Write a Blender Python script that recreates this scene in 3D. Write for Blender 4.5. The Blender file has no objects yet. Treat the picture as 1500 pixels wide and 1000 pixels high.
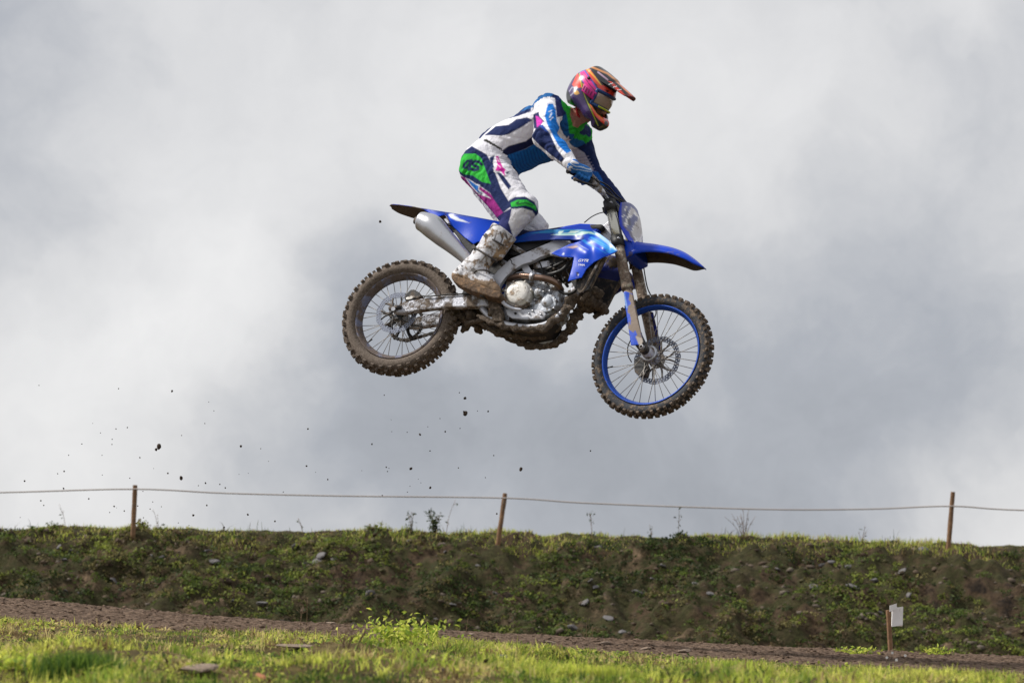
import bpy, bmesh, math, random
import numpy as np
from mathutils import Vector, Matrix, geometry
random.seed(7); rng = np.random.default_rng(7)
sc = bpy.context.scene
COL = sc.collection

# ------------------------------------------------------------------ camera
EH = 1.5                       # eye height over the low ground, metres
F = 4083.0                     # focal length in 1500-wide pixels
HZ = 960.0                     # image row of the eye-level horizon
TH = math.atan((HZ - 500.0) / F)
cam_d = bpy.data.cameras.new('camera'); cam = bpy.data.objects.new('camera', cam_d); COL.objects.link(cam)
cam_d.sensor_width = 36.0; cam_d.lens = F / 1500 * 36.0
cam_d.clip_start = 0.1; cam_d.clip_end = 6000
cam.location = (0, 0, EH); cam.rotation_euler = (math.pi / 2 + TH, 0, 0)
cam_d.dof.use_dof = True; cam_d.dof.focus_distance = 15.0; cam_d.dof.aperture_fstop = 5.2
sc.camera = cam
CAM = np.array([0, 0, EH]); RIGHT = np.array([1., 0, 0])
FWD = np.array([0, math.cos(TH), math.sin(TH)]); UP = np.array([0, -math.sin(TH), math.cos(TH)])
def ray(px, py): return RIGHT * (px - 750) / F + UP * (500 - py) / F + FWD
def P(px, py, Y):
    d = ray(px, py); return CAM + d * (Y / d[1])
def proj(v):                   # world points -> photo pixels (used to place printed designs on cloth and plastics)
    q = np.asarray(v) - CAM; z = q @ FWD
    return np.stack([750 + F * (q @ RIGHT) / z, 500 - F * (q @ UP) / z], -1)

# ------------------------------------------------------------------ sky and sun
SUN_EL, SUN_AZ = math.radians(50), math.radians(-86)      # azimuth from +Y towards +X
world = bpy.data.worlds.new('World'); sc.world = world; world.use_nodes = True
nt = world.node_tree; N = nt.nodes; LK = nt.links; N.clear()
def nd(t, **kw):
    n = N.new(t)
    for k, v in kw.items(): setattr(n, k, v)
    return n
sky = nd('ShaderNodeTexSky', sky_type='NISHITA', sun_disc=False, sun_elevation=SUN_EL, sun_rotation=SUN_AZ, dust_density=2.0)
bg_sky = nd('ShaderNodeBackground'); bg_sky.inputs[1].default_value = 0.1; LK.new(sky.outputs[0], bg_sky.inputs[0])
tc = nd('ShaderNodeTexCoord')
def vmath(op, a, b=None, scale=None):
    n = nd('ShaderNodeVectorMath', operation=op)
    for i, x in enumerate((a, b)):
        if x is None: continue
        if hasattr(x, 'is_linked'): LK.new(x, n.inputs[i])
        else: n.inputs[i].default_value = x
    if scale is not None: n.inputs['Scale'].default_value = scale
    return n
def fmath(op, a, b):
    n = nd('ShaderNodeMath', operation=op)
    for i, x in enumerate((a, b)):
        if hasattr(x, 'is_linked'): LK.new(x, n.inputs[i])
        else: n.inputs[i].default_value = x
    return n.outputs[0]
def nz(vec, scale, detail, rough=.5):
    n = nd('ShaderNodeTexNoise'); n.inputs['Scale'].default_value = scale; n.inputs['Detail'].default_value = detail
    n.inputs['Roughness'].default_value = rough; LK.new(vec, n.inputs['Vector']); return n
DIR = tc.outputs['Generated']
warp = nz(DIR, 16, 5, .55)
wv = vmath('SUBTRACT', warp.outputs['Color'], (.5, .5, .5)); wv = vmath('SCALE', wv.outputs[0], scale=.062)
DW = vmath('ADD', DIR, wv.outputs[0]).outputs[0]
def pxdir(px, py):
    d = ray(px, py); return tuple(d / np.linalg.norm(d))
lum = fmath('MULTIPLY', nz(DW, 9, 5, .55).outputs['Fac'], .20)
lum = fmath('ADD', lum, .575)
lum = fmath('ADD', lum, fmath('MULTIPLY', fmath('SUBTRACT', nz(DW, 28, 7, .6).outputs['Fac'], .5), .24))
# cloud masses: direction, angular radius (pixels / F), brightness change
CLOUDS = [((1150, 690), 420, -.20), ((760, 710), 340, -.16), ((480, 700), 240, -.08), ((1400, 560), 260, -.06), ((520, 440), 150, -.17), ((620, 560), 190, -.11), ((1480, 430), 300, -.01), ((1440, 620), 220, -.05),
          ((310, 440), 210, .20), ((130, 570), 260, .14), ((60, 740), 220, .06), ((640, 110), 360, .10), ((980, 150), 320, .08), ((330, 200), 220, .06), ((10, 30), 220, -.13), ((40, 290), 180, -.12),
          ((1280, 330), 200, -.06), ((1480, 790), 230, .20), ((640, 40), 200, .05), ((1200, 100), 260, .05), ((1440, 30), 90, .10), ((1490, 190), 180, -.05), ((940, 350), 170, -.04), ((100, 740), 260, .02)]
for (px, py), r, a in CLOUDS:
    dd = vmath('DISTANCE', DW, pxdir(px, py)).outputs['Value']
    mr = nd('ShaderNodeMapRange', interpolation_type='SMOOTHERSTEP'); LK.new(dd, mr.inputs[0])
    mr.inputs[1].default_value = r / F * 1.25; mr.inputs[2].default_value = 0; mr.inputs[3].default_value = 0; mr.inputs[4].default_value = a
    lum = fmath('ADD', lum, mr.outputs[0])
ramp = nd('ShaderNodeValToRGB'); LK.new(lum, ramp.inputs[0])
e = ramp.color_ramp.elements; e[0].position = .25; e[0].color = (.26, .28, .318, 1); e[1].position = .95; e[1].color = (.90, .895, .895, 1)
m = e.new(.50); m.color = (.44, .462, .508, 1); m = e.new(.72); m.color = (.72, .722, .735, 1)
bg_cl = nd('ShaderNodeBackground'); bg_cl.inputs[1].default_value = 1.0; LK.new(ramp.outputs[0], bg_cl.inputs[0])
mixs = nd('ShaderNodeMixShader'); mixs.inputs[0].default_value = .95
LK.new(bg_sky.outputs[0], mixs.inputs[1]); LK.new(bg_cl.outputs[0], mixs.inputs[2])
out = nd('ShaderNodeOutputWorld'); LK.new(mixs.outputs[0], out.inputs[0])

sun_d = bpy.data.lights.new('sun', 'SUN'); sun_d.energy = 4.1; sun_d.angle = math.radians(5); sun_d.color = (1, .95, .87)
sun = bpy.data.objects.new('sun', sun_d); COL.objects.link(sun); sun.location = (-25, 2, 30)
sdir = Vector((math.sin(SUN_AZ) * math.cos(SUN_EL), math.cos(SUN_AZ) * math.cos(SUN_EL), math.sin(SUN_EL)))
sun.rotation_euler = sdir.to_track_quat('Z', 'Y').to_euler()
vs = sc.view_settings; vs.view_transform = 'Standard'; vs.look = 'None'; vs.exposure = 0.0; vs.gamma = 1.0
sc.cycles.use_denoising = True; sc.cycles.max_bounces = 6; sc.cycles.transparent_max_bounces = 6

# ------------------------------------------------------------------ helpers
def lin(c):
    c = np.asarray(c, float) / 255.0
    return tuple(np.where(c <= .04045, c / 12.92, ((c + .055) / 1.055) ** 2.4))
_lat = rng.random((64, 64, 64)).astype(np.float32)
def vnoise(p, s):
    """value noise in -1..1 on an (n,3) array"""
    q = np.asarray(p, float) * s; i = np.floor(q).astype(int); f = q - i; f = f * f * (3 - 2 * f)
    r = 0
    for dx in (0, 1):
        for dy in (0, 1):
            for dz in (0, 1):
                w = (f[..., 0] if dx else 1 - f[..., 0]) * (f[..., 1] if dy else 1 - f[..., 1]) * (f[..., 2] if dz else 1 - f[..., 2])
                r = r + w * _lat[(i[..., 0] + dx) % 64, (i[..., 1] + dy) % 64, (i[..., 2] + dz) % 64]
    return r * 2 - 1
def fbm(p, s, o=3):
    r = 0; a = 1
    for k in range(o): r = r + a * vnoise(np.asarray(p) + k * 7.3, s * 2 ** k); a *= .5
    return r
def tag(o, label=None, cat=None, group=None, kind=None):
    if label: o['label'] = label
    if cat: o['category'] = cat
    if group: o['group'] = group
    if kind: o['kind'] = kind
    return o
def empty(name, mw=None, parent=None):
    o = bpy.data.objects.new(name, None); COL.objects.link(o); o.empty_display_size = .1
    if mw is not None: o.matrix_world = mw
    if parent: o.parent = parent
    return o
def link(name, me, mat, parent=None):
    o = bpy.data.objects.new(name, me); COL.objects.link(o)
    if mat: me.materials.append(mat)
    if parent: o.parent = parent
    return o
def mk(name, v, f, mat, parent=None, smooth=True, col=None):
    me = bpy.data.meshes.new(name)
    if isinstance(f, np.ndarray):
        v = np.asarray(v, np.float32); n = len(f); k = f.shape[1]
        me.vertices.add(len(v)); me.vertices.foreach_set('co', v.ravel())
        me.loops.add(n * k); me.loops.foreach_set('vertex_index', f.astype(np.int32).ravel())
        me.polygons.add(n); me.polygons.foreach_set('loop_start', np.arange(0, n * k, k, dtype=np.int32))
        me.update(calc_edges=True)
    else:
        me.from_pydata([tuple(map(float, x)) for x in v], [], [tuple(map(int, x)) for x in f]); me.update()
    if smooth: me.polygons.foreach_set('use_smooth', [True] * len(me.polygons))
    if col is not None:
        c = np.ones((len(v), 4), np.float32); c[:, :3] = col
        a = me.color_attributes.new('Col', 'FLOAT_COLOR', 'POINT'); a.data.foreach_set('color', c.ravel())
    return link(name, me, mat, parent)
def fixn(o):
    bm = bmesh.new(); bm.from_mesh(o.data); bmesh.ops.recalc_face_normals(bm, faces=bm.faces); bm.to_mesh(o.data); bm.free(); return o
def bevel(o, w=.003, seg=2):
    m = o.modifiers.new('bevel', 'BEVEL'); m.width = w; m.segments = seg; m.limit_method = 'ANGLE'; m.angle_limit = math.radians(40)
    return o
def dup(o, parent=None, **kw):
    c = o.copy(); COL.objects.link(c)
    if parent is not None: c.parent = parent
    return c

# ------------------------------------------------------------------ materials
MUD = lin((128, 115, 103)); MUD2 = lin((86, 75, 66))
def mat(name, col, rough=.5, metal=0., mud=0., mscale=14., attr=False, bump=.15, bscale=60., trans=0., var=0., spec=.5, coat=0., mudcol=None):
    M = bpy.data.materials.new(name); M.use_nodes = True; t = M.node_tree; n = t.nodes; L = t.links; b = n['Principled BSDF']
    tcn = n.new('ShaderNodeTexCoord'); obj = tcn.outputs['Object']
    if attr:
        a = n.new('ShaderNodeAttribute'); a.attribute_name = 'Col'; cs = a.outputs['Color']
    else:
        rgb = n.new('ShaderNodeRGB'); rgb.outputs[0].default_value = (*col, 1); cs = rgb.outputs[0]
    def noise(s, d=4, r=.6):
        q = n.new('ShaderNodeTexNoise'); q.inputs['Scale'].default_value = s; q.inputs['Detail'].default_value = d; q.inputs['Roughness'].default_value = r
        L.new(obj, q.inputs['Vector']); return q.outputs['Fac']
    def mapr(x, a0, a1, b0, b1):
        q = n.new('ShaderNodeMapRange'); L.new(x, q.inputs[0])
        for i, v_ in enumerate((a0, a1, b0, b1)): q.inputs[i + 1].default_value = v_
        return q.outputs[0]
    def mixc(fac, a_, b_):
        q = n.new('ShaderNodeMix'); q.data_type = 'RGBA'
        for s_, x in ((q.inputs[0], fac), (q.inputs[6], a_), (q.inputs[7], b_)):
            if hasattr(x, 'is_linked'): L.new(x, s_)
            else: s_.default_value = x if isinstance(x, float) else (*x, 1)
        return q.outputs[2]
    rs = None; ms = None
    if var:
        v_ = mapr(noise(bscale * .35, 5), .3, .7, 1 - var, 1 + var)
        q = n.new('ShaderNodeMix'); q.data_type = 'RGBA'; q.blend_type = 'MULTIPLY'; q.inputs[0].default_value = 1.
        cmb = n.new('ShaderNodeCombineColor'); [L.new(v_, cmb.inputs[i]) for i in range(3)]
        L.new(cs, q.inputs[6]); L.new(cmb.outputs[0], q.inputs[7]); cs = q.outputs[2]
    if mud > 0:
        nn = noise(mscale, 8, .68)
        th = .72 - .5 * mud
        fac = mapr(nn, th - .05, th + .05, 0, 1)
        mc = mixc(mapr(noise(mscale * 3.1, 5), .35, .65, 0, 1), mudcol or MUD, MUD2)
        cs = mixc(fac, cs, mc)
        rs = mapr(fac, 0, 1, rough, .92); ms = mapr(fac, 0, 1, metal, 0)
    L.new(cs, b.inputs['Base Color'])
    b.inputs['Roughness'].default_value = rough; b.inputs['Metallic'].default_value = metal
    b.inputs['Specular IOR Level'].default_value = spec; b.inputs['Coat Weight'].default_value = coat
    if rs is not None: L.new(rs, b.inputs['Roughness']); L.new(ms, b.inputs['Metallic'])
    else:
        L.new(mapr(noise(bscale * .3, 4), .3, .7, max(0, rough - .08), min(1, rough + .1)), b.inputs['Roughness'])
    if bump:
        bp = n.new('ShaderNodeBump'); bp.inputs['Strength'].default_value = bump; bp.inputs['Distance'].default_value = .01
        if mud > 0:
            ad = n.new('ShaderNodeMath'); ad.operation = 'ADD'; L.new(fac, ad.inputs[0]); L.new(noise(bscale, 5), ad.inputs[1]); L.new(ad.outputs[0], bp.inputs['Height'])
        else: L.new(noise(bscale, 5), bp.inputs['Height'])
        L.new(bp.outputs[0], b.inputs['Normal'])
    if trans:
        tr = n.new('ShaderNodeBsdfTranslucent'); L.new(cs, tr.inputs[0]); mx = n.new('ShaderNodeMixShader'); mx.inputs[0].default_value = trans
        L.new(b.outputs[0], mx.inputs[1]); L.new(tr.outputs[0], mx.inputs[2]); L.new(mx.outputs[0], n['Material Output'].inputs[0])
    return M

# ------------------------------------------------------------------ mesh makers
class MB:
    def __init__(s): s.v = []; s.f = []
    def add(s, v, f):
        k = len(s.v); s.v += [tuple(map(float, x)) for x in v]; s.f += [tuple(int(i) + k for i in q) for q in f]; return s
    def build(s, name, m, parent=None, smooth=True): return mk(name, s.v, s.f, m, parent, smooth)
def catmull(pts, n):
    pts = [np.asarray(p, float) for p in pts]
    if len(pts) == 2 or n <= 1:
        return pts
    q = [2 * pts[0] - pts[1]] + pts + [2 * pts[-1] - pts[-2]]; r = []
    for i in range(1, len(q) - 2):
        for k in range(n):
            t = k / n; a, b, c, d = q[i - 1:i + 3]
            r.append(.5 * (2 * b + (c - a) * t + (2 * a - 5 * b + 4 * c - d) * t * t + (3 * b - a - 3 * c + d) * t ** 3))
    r.append(pts[-1]); return r
def tube_geo(pts, rad, seg=10, n=5, lump=0, ell=None):
    """pts (k,3) control points; rad float or list; returns closed tube. ell=(axis, factor) flattens along an axis"""
    rad = [rad] * len(pts) if np.isscalar(rad) else list(rad)
    pr = [np.append(np.asarray(p, float), r) for p, r in zip(pts, rad)]
    pr = np.array(catmull(pr, n)); c = pr[:, :3]; R = np.maximum(pr[:, 3], 1e-4)
    T = np.gradient(c, axis=0); T /= np.linalg.norm(T, axis=1)[:, None] + 1e-12
    up = np.array([0, 1., 0]) if abs(T[0][1]) < .9 else np.array([1., 0, 0])
    v = []; f = []
    u = np.cross(T[0], up); u /= np.linalg.norm(u)
    for i in range(len(c)):
        u = u - T[i] * (u @ T[i]); u /= np.linalg.norm(u) + 1e-12; w = np.cross(T[i], u)
        for k in range(seg):
            a = 2 * math.pi * k / seg; d = (u * math.cos(a) + w * math.sin(a)) * R[i]
            if ell is not None: d = d + ell[0] * (d @ ell[0]) * (ell[1] - 1)
            v.append(c[i] + d)
    m = len(c)
    for i in range(m - 1):
        for k in range(seg):
            k2 = (k + 1) % seg; f.append((i * seg + k, i * seg + k2, (i + 1) * seg + k2, (i + 1) * seg + k))
    f.append(tuple(range(seg))[::-1]); f.append(tuple((m - 1) * seg + k for k in range(seg)))
    v = np.array(v)
    if lump:
        cc = np.repeat(c, seg, 0); d = v - cc; l = np.linalg.norm(d, axis=1)[:, None]
        v = cc + d * (1 + lump * (fbm(v, 38, 3)[:, None] + .35 * fbm(v + 3, 110, 2)[:, None]))
    return v, f
def lathe_geo(profile, seg, c, ax, ref=(1, 0, 0), closed=False):
    """profile [(r,h)], axis ax through c"""
    ax = np.asarray(ax, float); ax /= np.linalg.norm(ax); u = np.asarray(ref, float); u = u - ax * (u @ ax); u /= np.linalg.norm(u); w = np.cross(ax, u)
    v = []; f = []; m = len(profile)
    for k in range(seg):
        a = 2 * math.pi * k / seg; d = u * math.cos(a) + w * math.sin(a)
        for r, h in profile: v.append(np.asarray(c) + d * r + ax * h)
    for k in range(seg):
        k2 = (k + 1) % seg
        for i in range(m if closed else m - 1):
            j = (i + 1) % m; f.append((k * m + i, k2 * m + i, k2 * m + j, k * m + j))
    return v, f
def box_geo(c, ax, half, taper=1.0):
    c = np.asarray(c, float); a = [np.asarray(x, float) for x in ax]; v = []
    for k, s in ((-1, 1), (1, taper)):
        for i, j in ((-1, -1), (1, -1), (1, 1), (-1, 1)):
            v.append(c + a[0] * half[0] * i * s + a[1] * half[1] * j * s + a[2] * half[2] * k)
    return v, [(3, 2, 1, 0), (4, 5, 6, 7), (0, 1, 5, 4), (1, 2, 6, 5), (2, 3, 7, 6), (3, 0, 4, 7)]
def inpoly(p, poly):
    x, y = p[:, 0], p[:, 1]; r = np.zeros(len(p), bool); n = len(poly); j = n - 1
    for i in range(n):
        xi, yi = poly[i]; xj, yj = poly[j]
        if yi != yj: r ^= ((yi > y) != (yj > y)) & (x < (xj - xi) * (y - yi) / (yj - yi) + xi)
        j = i
    return r
def segdist(p, line):
    d = np.full(len(p), 1e9)
    for a, b in zip(line[:-1], line[1:]):
        a = np.asarray(a, float); b = np.asarray(b, float); ab = b - a; t = np.clip(((p - a) @ ab) / (ab @ ab + 1e-9), 0, 1)
        d = np.minimum(d, np.linalg.norm(p - a - t[:, None] * ab, axis=1))
    return d
def paint(px, base, layers, soft=.55):
    """layers: ('p', poly, rgb), ('l', line, halfwidth, rgb) or ('m', poly, jitter, rgb), all in the design's side-view plane"""
    col = np.empty((len(px), 3)); col[:] = lin(base)
    for l in layers:
        q = px
        if l[0] == 'm': z = np.stack([px[:, 0], px[:, 1], 0 * px[:, 0]], -1); q = px + l[2] * np.stack([fbm(z, .16, 4), fbm(z + 9, .16, 4)], -1)
        if l[0] == 'l': d = l[2] - segdist(q, l[1])
        else:
            A = np.array(l[1]); near = ((q > A.min(0) - 2) & (q < A.max(0) + 2)).all(1); d = np.full(len(q), -9.)
            if near.any(): d[near] = segdist(q[near], list(l[1]) + [l[1][0]]) * np.where(inpoly(q[near], l[1]), 1, -1)
        k = np.clip(.5 + d / (2 * soft), 0, 1)[:, None]; col = col * (1 - k) + np.array(lin(l[-1])) * k
    return col
def surface_net(Fv, org, h):
    """quads of the zero level of a sampled field"""
    s = Fv < 0; nx, ny, nz_ = Fv.shape
    cs = np.zeros((nx - 1, ny - 1, nz_ - 1), np.int8)
    for a in (0, 1):
        for b in (0, 1):
            for c in (0, 1): cs += s[a:nx - 1 + a, b:ny - 1 + b, c:nz_ - 1 + c]
    cells = np.argwhere((cs > 0) & (cs < 8)); idx = -np.ones(cs.shape, np.int64); idx[tuple(cells.T)] = np.arange(len(cells))
    acc = np.zeros((len(cells), 3)); cnt = np.zeros(len(cells))
    corner = [np.array(c) for c in np.ndindex(2, 2, 2)]
    for ax in range(3):
        for c in corner:
            if c[ax]: continue
            d = c.copy(); d[ax] = 1; A = cells + c; B = cells + d
            fa = Fv[tuple(A.T)]; fb = Fv[tuple(B.T)]; m_ = (fa < 0) != (fb < 0)
            t = np.where(m_, fa / np.where(m_, fa - fb, 1), 0); pnt = A + 0.; pnt[:, ax] += t
            acc[m_] += pnt[m_]; cnt[m_] += 1
    v = acc / cnt[:, None] * h + org; faces = []
    for ax in range(3):
        o1, o2 = [(1, 2), (2, 0), (0, 1)][ax]
        sl = [slice(None)] * 3; sl2 = list(sl); sl[ax] = slice(0, -1); sl2[ax] = slice(1, None)
        e_ = s[tuple(sl)] != s[tuple(sl2)]; E = np.argwhere(e_)
        E = E[(E[:, o1] > 0) & (E[:, o2] > 0) & (E[:, o1] < Fv.shape[o1] - 1) & (E[:, o2] < Fv.shape[o2] - 1)]
        ins = s[tuple(E.T)]; q = []
        for a, b in ((1, 1), (0, 1), (0, 0), (1, 0)):
            k = E.copy(); k[:, o1] -= a; k[:, o2] -= b; q.append(idx[tuple(k.T)])
        q = np.stack(q, 1); q[~ins] = q[~ins][:, ::-1]; faces.append(q)
    return v, np.concatenate(faces)
class SDF:
    def __init__(s, lo, hi, h):
        s.lo = np.asarray(lo, float); s.h = h; s.n = np.ceil((np.asarray(hi) - s.lo) / h).astype(int) + 1
        s.F = np.full(s.n, .5, np.float32); s.I = np.zeros(s.n, np.int8); s.B = np.full(s.n, .5, np.float32)
    def sub(s, pts, m):
        a = np.clip(np.floor((np.min(pts, 0) - m - s.lo) / s.h).astype(int), 0, s.n - 1); b = np.clip(np.ceil((np.max(pts, 0) + m - s.lo) / s.h).astype(int) + 1, 1, s.n)
        sl = tuple(slice(x, y) for x, y in zip(a, b))
        g = np.meshgrid(*[np.arange(x, y) * s.h + l for x, y, l in zip(a, b, s.lo)], indexing='ij'); return sl, np.stack(g, -1)
    def put(s, sl, d, k, pid):
        o = s.F[sl]; d = d.astype(np.float32)
        if k < 0: s.F[sl] = np.maximum(o, -d); return          # carve
        hh = np.maximum(k - np.abs(o - d), 0) / max(k, 1e-6); r = np.minimum(o, d) - hh * hh * k * .25
        m_ = d < s.B[sl]; s.I[sl] = np.where(m_, pid, s.I[sl]); s.B[sl] = np.minimum(s.B[sl], d); s.F[sl] = r
    def cone(s, a, b, ra, rb, k=.02, pid=0, lat=None, f=1.0):
        """round cone; lat/f: unit axis along which the section is f times wider"""
        a = np.asarray(a, float); b = np.asarray(b, float)
        sl, g = s.sub(np.stack([a, b]), max(ra, rb) * max(1, f) + abs(k) + 3 * s.h); ab = b - a
        p = g - a; t = np.clip((p @ ab) / (ab @ ab + 1e-12), 0, 1); q = p - t[..., None] * ab
        if lat is not None: q = q - lat * (q @ lat)[..., None] * (1 - 1 / f)
        s.put(sl, np.linalg.norm(q, axis=-1) - (ra + (rb - ra) * t), k, pid); return s
    def ell(s, c, ax, r, k=.02, pid=0, p=2.0):
        c = np.asarray(c, float); R = np.asarray(ax, float); r = np.asarray(r, float)
        sl, g = s.sub(c[None], max(r) * 1.05 + abs(k) + 3 * s.h); q = np.abs((g - c) @ R.T) / r
        n_ = (q ** p).sum(-1) ** (1 / p); s.put(sl, (n_ - 1) * min(r), k, pid); return s
    def mesh(s):
        v, f = surface_net(s.F, s.lo, s.h); i = np.clip(np.round((v - s.lo) / s.h).astype(int), 0, s.n - 1); return v, f, s.I[tuple(i.T)]
def vnormals(v, f):
    n = np.zeros_like(v); fn = np.cross(v[f[:, 1]] - v[f[:, 0]], v[f[:, 2]] - v[f[:, 0]])
    for k in range(f.shape[1]): np.add.at(n, f[:, k], fn)
    return n / (np.linalg.norm(n, axis=1)[:, None] + 1e-12)
# ================================================================== the setting
def zpx(py, Y): return EH + (HZ - py) / F * Y / 1.0
_fx = np.array([-900, 0, 350, 750, 1100, 1500, 2400]); _fy = np.array([800, 876, 908, 931, 948, 963, 985])
_nx = np.array([-900, 0, 350, 750, 1100, 1500, 2400]); _ny = np.array([854, 911, 927, 947, 969, 992, 1030])
YN, YF = 13.4, 16.8
def z_far(X): return zpx(np.interp(750 + X * F / YF, _fx, _fy), YF)
def z_near(X): return zpx(np.interp(750 + X * F / YN, _nx, _ny), YN)
def sstep(a, b, x): t = np.clip((x - a) / (b - a), 0, 1); return t * t * (3 - 2 * t)
def verge_z(X, Y):
    z85 = zpx(1006, 8.5); zn = z_near(X)
    z = np.where(Y < 8.5, sstep(1.0, 8.5, Y) ** 1.2 * z85, z85 + (zn - z85) * np.clip((Y - 8.5) / (YN - 8.5), 0, 1) ** .9)
    p = np.stack([X, Y, 0 * X], -1)
    rt = 1 - .85 * sstep(.2, 1.3, X); z = z - .022 * (1 - rt) * sstep(8, 9.5, Y) * (1 - sstep(12.6, 13.4, Y))
    return z + rt * .046 * fbm(p, 1.3, 3) * sstep(5, 8, Y) * (1 - .9 * sstep(10.8, 12.8, Y)) + (.35 + .65 * rt) * .034 * fbm(p + 5, 3.4, 3) * sstep(6, 8, Y) * (1 - .8 * sstep(11.4, 13.0, Y))
def ground_z(X, Y):
    z = verge_z(X, Y)
    z = np.where(Y > YN, z_near(X) + (z_far(X) - z_near(X)) * np.clip((Y - YN) / (YF - YN), 0, 1) - .05 * sstep(YN, YN + .3, Y), z)
    low = .75 + .12 * fbm(np.stack([X, Y, 0 * X], -1), .5, 2)
    z = z * (1 - sstep(17.2, 20, Y)) + low * sstep(17.2, 20, Y)
    e_ = sstep(14, 60, np.abs(X)); z = z * (1 - e_) + .4 * e_
    return z * (1 - sstep(40, 90, Y))
def heightfield(name, xs, ys, zf, m_, smooth=True):
    X, Y = np.meshgrid(xs, ys, indexing='ij'); Z = zf(X, Y); v = np.stack([X, Y, Z], -1).reshape(-1, 3); a, b = len(xs), len(ys)
    i = np.arange(a * b).reshape(a, b); f = np.stack([i[:-1, :-1], i[1:, :-1], i[1:, 1:], i[:-1, 1:]], -1).reshape(-1, 4)
    return mk(name, v, f, m_, None, smooth)
def axis(*segs): return np.unique(np.concatenate([np.linspace(a, b, n) for a, b, n in segs]))

def ground_mat(name, cols, scale, bump=.6, dist=.03, rough=.95):
    M = bpy.data.materials.new(name); M.use_nodes = True; t = M.node_tree; n = t.nodes; L = t.links; b = n['Principled BSDF']
    g = n.new('ShaderNodeTexCoord')
    def noise(s, d=8, r=.65):
        q = n.new('ShaderNodeTexNoise'); q.inputs['Scale'].default_value = s; q.inputs['Detail'].default_value = d; q.inputs['Roughness'].default_value = r
        L.new(g.outputs['Object'], q.inputs['Vector']); return q.outputs['Fac']
    r1 = n.new('ShaderNodeValToRGB'); L.new(noise(scale), r1.inputs[0]); e_ = r1.color_ramp.elements
    e_[0].position = .32; e_[0].color = (*lin(cols[0]), 1); e_[1].position = .68; e_[1].color = (*lin(cols[-1]), 1)
    for k, c in enumerate(cols[1:-1]): q = e_.new(.32 + .36 * (k + 1) / (len(cols) - 1)); q.color = (*lin(c), 1)
    mx = n.new('ShaderNodeMix'); mx.data_type = 'RGBA'; mx.blend_type = 'MULTIPLY'; mx.inputs[0].default_value = .8
    r2 = n.new('ShaderNodeValToRGB'); L.new(noise(scale * 9, 5), r2.inputs[0]); r2.color_ramp.elements[0].position = .3; r2.color_ramp.elements[0].color = (.45, .45, .45, 1); r2.color_ramp.elements[1].position = .7
    r2.color_ramp.elements[1].color = (1.3, 1.3, 1.3, 1)
    L.new(r1.outputs[0], mx.inputs[6]); L.new(r2.outputs[0], mx.inputs[7]); L.new(mx.outputs[2], b.inputs['Base Color'])
    b.inputs['Roughness'].default_value = rough; b.inputs['Specular IOR Level'].default_value = .2
    bp = n.new('ShaderNodeBump'); bp.inputs['Strength'].default_value = bump; bp.inputs['Distance'].default_value = dist
    L.new(noise(scale * 6, 8, .7), bp.inputs['Height']); L.new(bp.outputs[0], b.inputs['Normal']); return M
M_soil = ground_mat('soil', [(52, 44, 30), (90, 78, 44), (122, 106, 72)], 5)
M_track = ground_mat('track_dirt', [(64, 51, 42), (134, 112, 95), (174, 149, 128)], 30, 1.0, .03)
M_bank = ground_mat('bank_soil', [(34, 28, 23), (80, 65, 50), (62, 62, 36), (66, 58, 40), (116, 98, 78)], 2.0, .9, .06)
M_stone = mat('slate_stone', lin((100, 97, 98)), .75, var=.35, bump=.4, bscale=30)
M_stone2 = mat('brown_stone', lin((140, 122, 106)), .8, var=.3, bump=.4, bscale=30, mud=.35, mscale=6)
M_clod = mat('earth_clod', lin((62, 50, 40)), .95, var=.4, bump=.5, bscale=80)
M_rubble = mat('rubble', (0, 0, 0), .95, attr=True, bump=.3, bscale=60)
M_leaf = mat('leaf', (0, 0, 0), .6, attr=True, bump=0, trans=.45, spec=.25)
M_grass = mat('grass_blade', (0, 0, 0), .55, attr=True, bump=0, trans=.5, spec=.3)
M_stem = mat('dry_stem', lin((120, 98, 76)), .9, var=.3, bump=.2)
M_wood = mat('post_wood', lin((126, 96, 70)), .85, var=.35, bump=.5, bscale=40, mud=.25, mscale=5)
M_rope = mat('rope_fibre', lin((176, 168, 164)), .9, bump=.3, bscale=200)
M_white = mat('white_board', lin((232, 230, 230)), .6, var=.06, bump=.05, mud=.12, mscale=8)
M_petal = mat('petal', lin((240, 240, 235)), .7, bump=0, trans=.3)

xs = axis((-900, -60, 12), (-60, -8, 24), (-8, 8, 160), (8, 60, 24), (60, 900, 12)); ys = axis((-900, -20, 10), (-20, 5, 20), (5, 17.5, 150), (17.5, 40, 40), (40, 120, 12), (120, 3000, 8))
tag(heightfield('ground', xs, ys, ground_z, M_soil), kind='structure')
def track_z(X, Y):
    t = np.clip((Y - YN) / (YF - YN), 0, 1); p = np.stack([X, Y, 0 * X], -1)
    z = z_near(X) + (z_far(X) - z_near(X)) * t
    z = z + .010 * fbm(p * np.array([.25, 1, 1]), 3.0, 2) * sstep(YF, YF - .5, Y) + .007 * fbm(p * np.array([.5, 1.6, 1]) + 9, 16, 2) + .006 * fbm(p + 2, 38, 2)
    z = z - .05 * sstep(YN + .25, YN - .1, Y) * 1 - .55 * sstep(YF, YF + .9, Y)
    return z + .008
tag(heightfield('dirt_track', axis((-30, -4, 50), (-4, 4, 800), (4, 30, 50)), axis((YN - .3, YF, 230), (YF, YF + .9, 10)), track_z, M_track), kind='structure')
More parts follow.
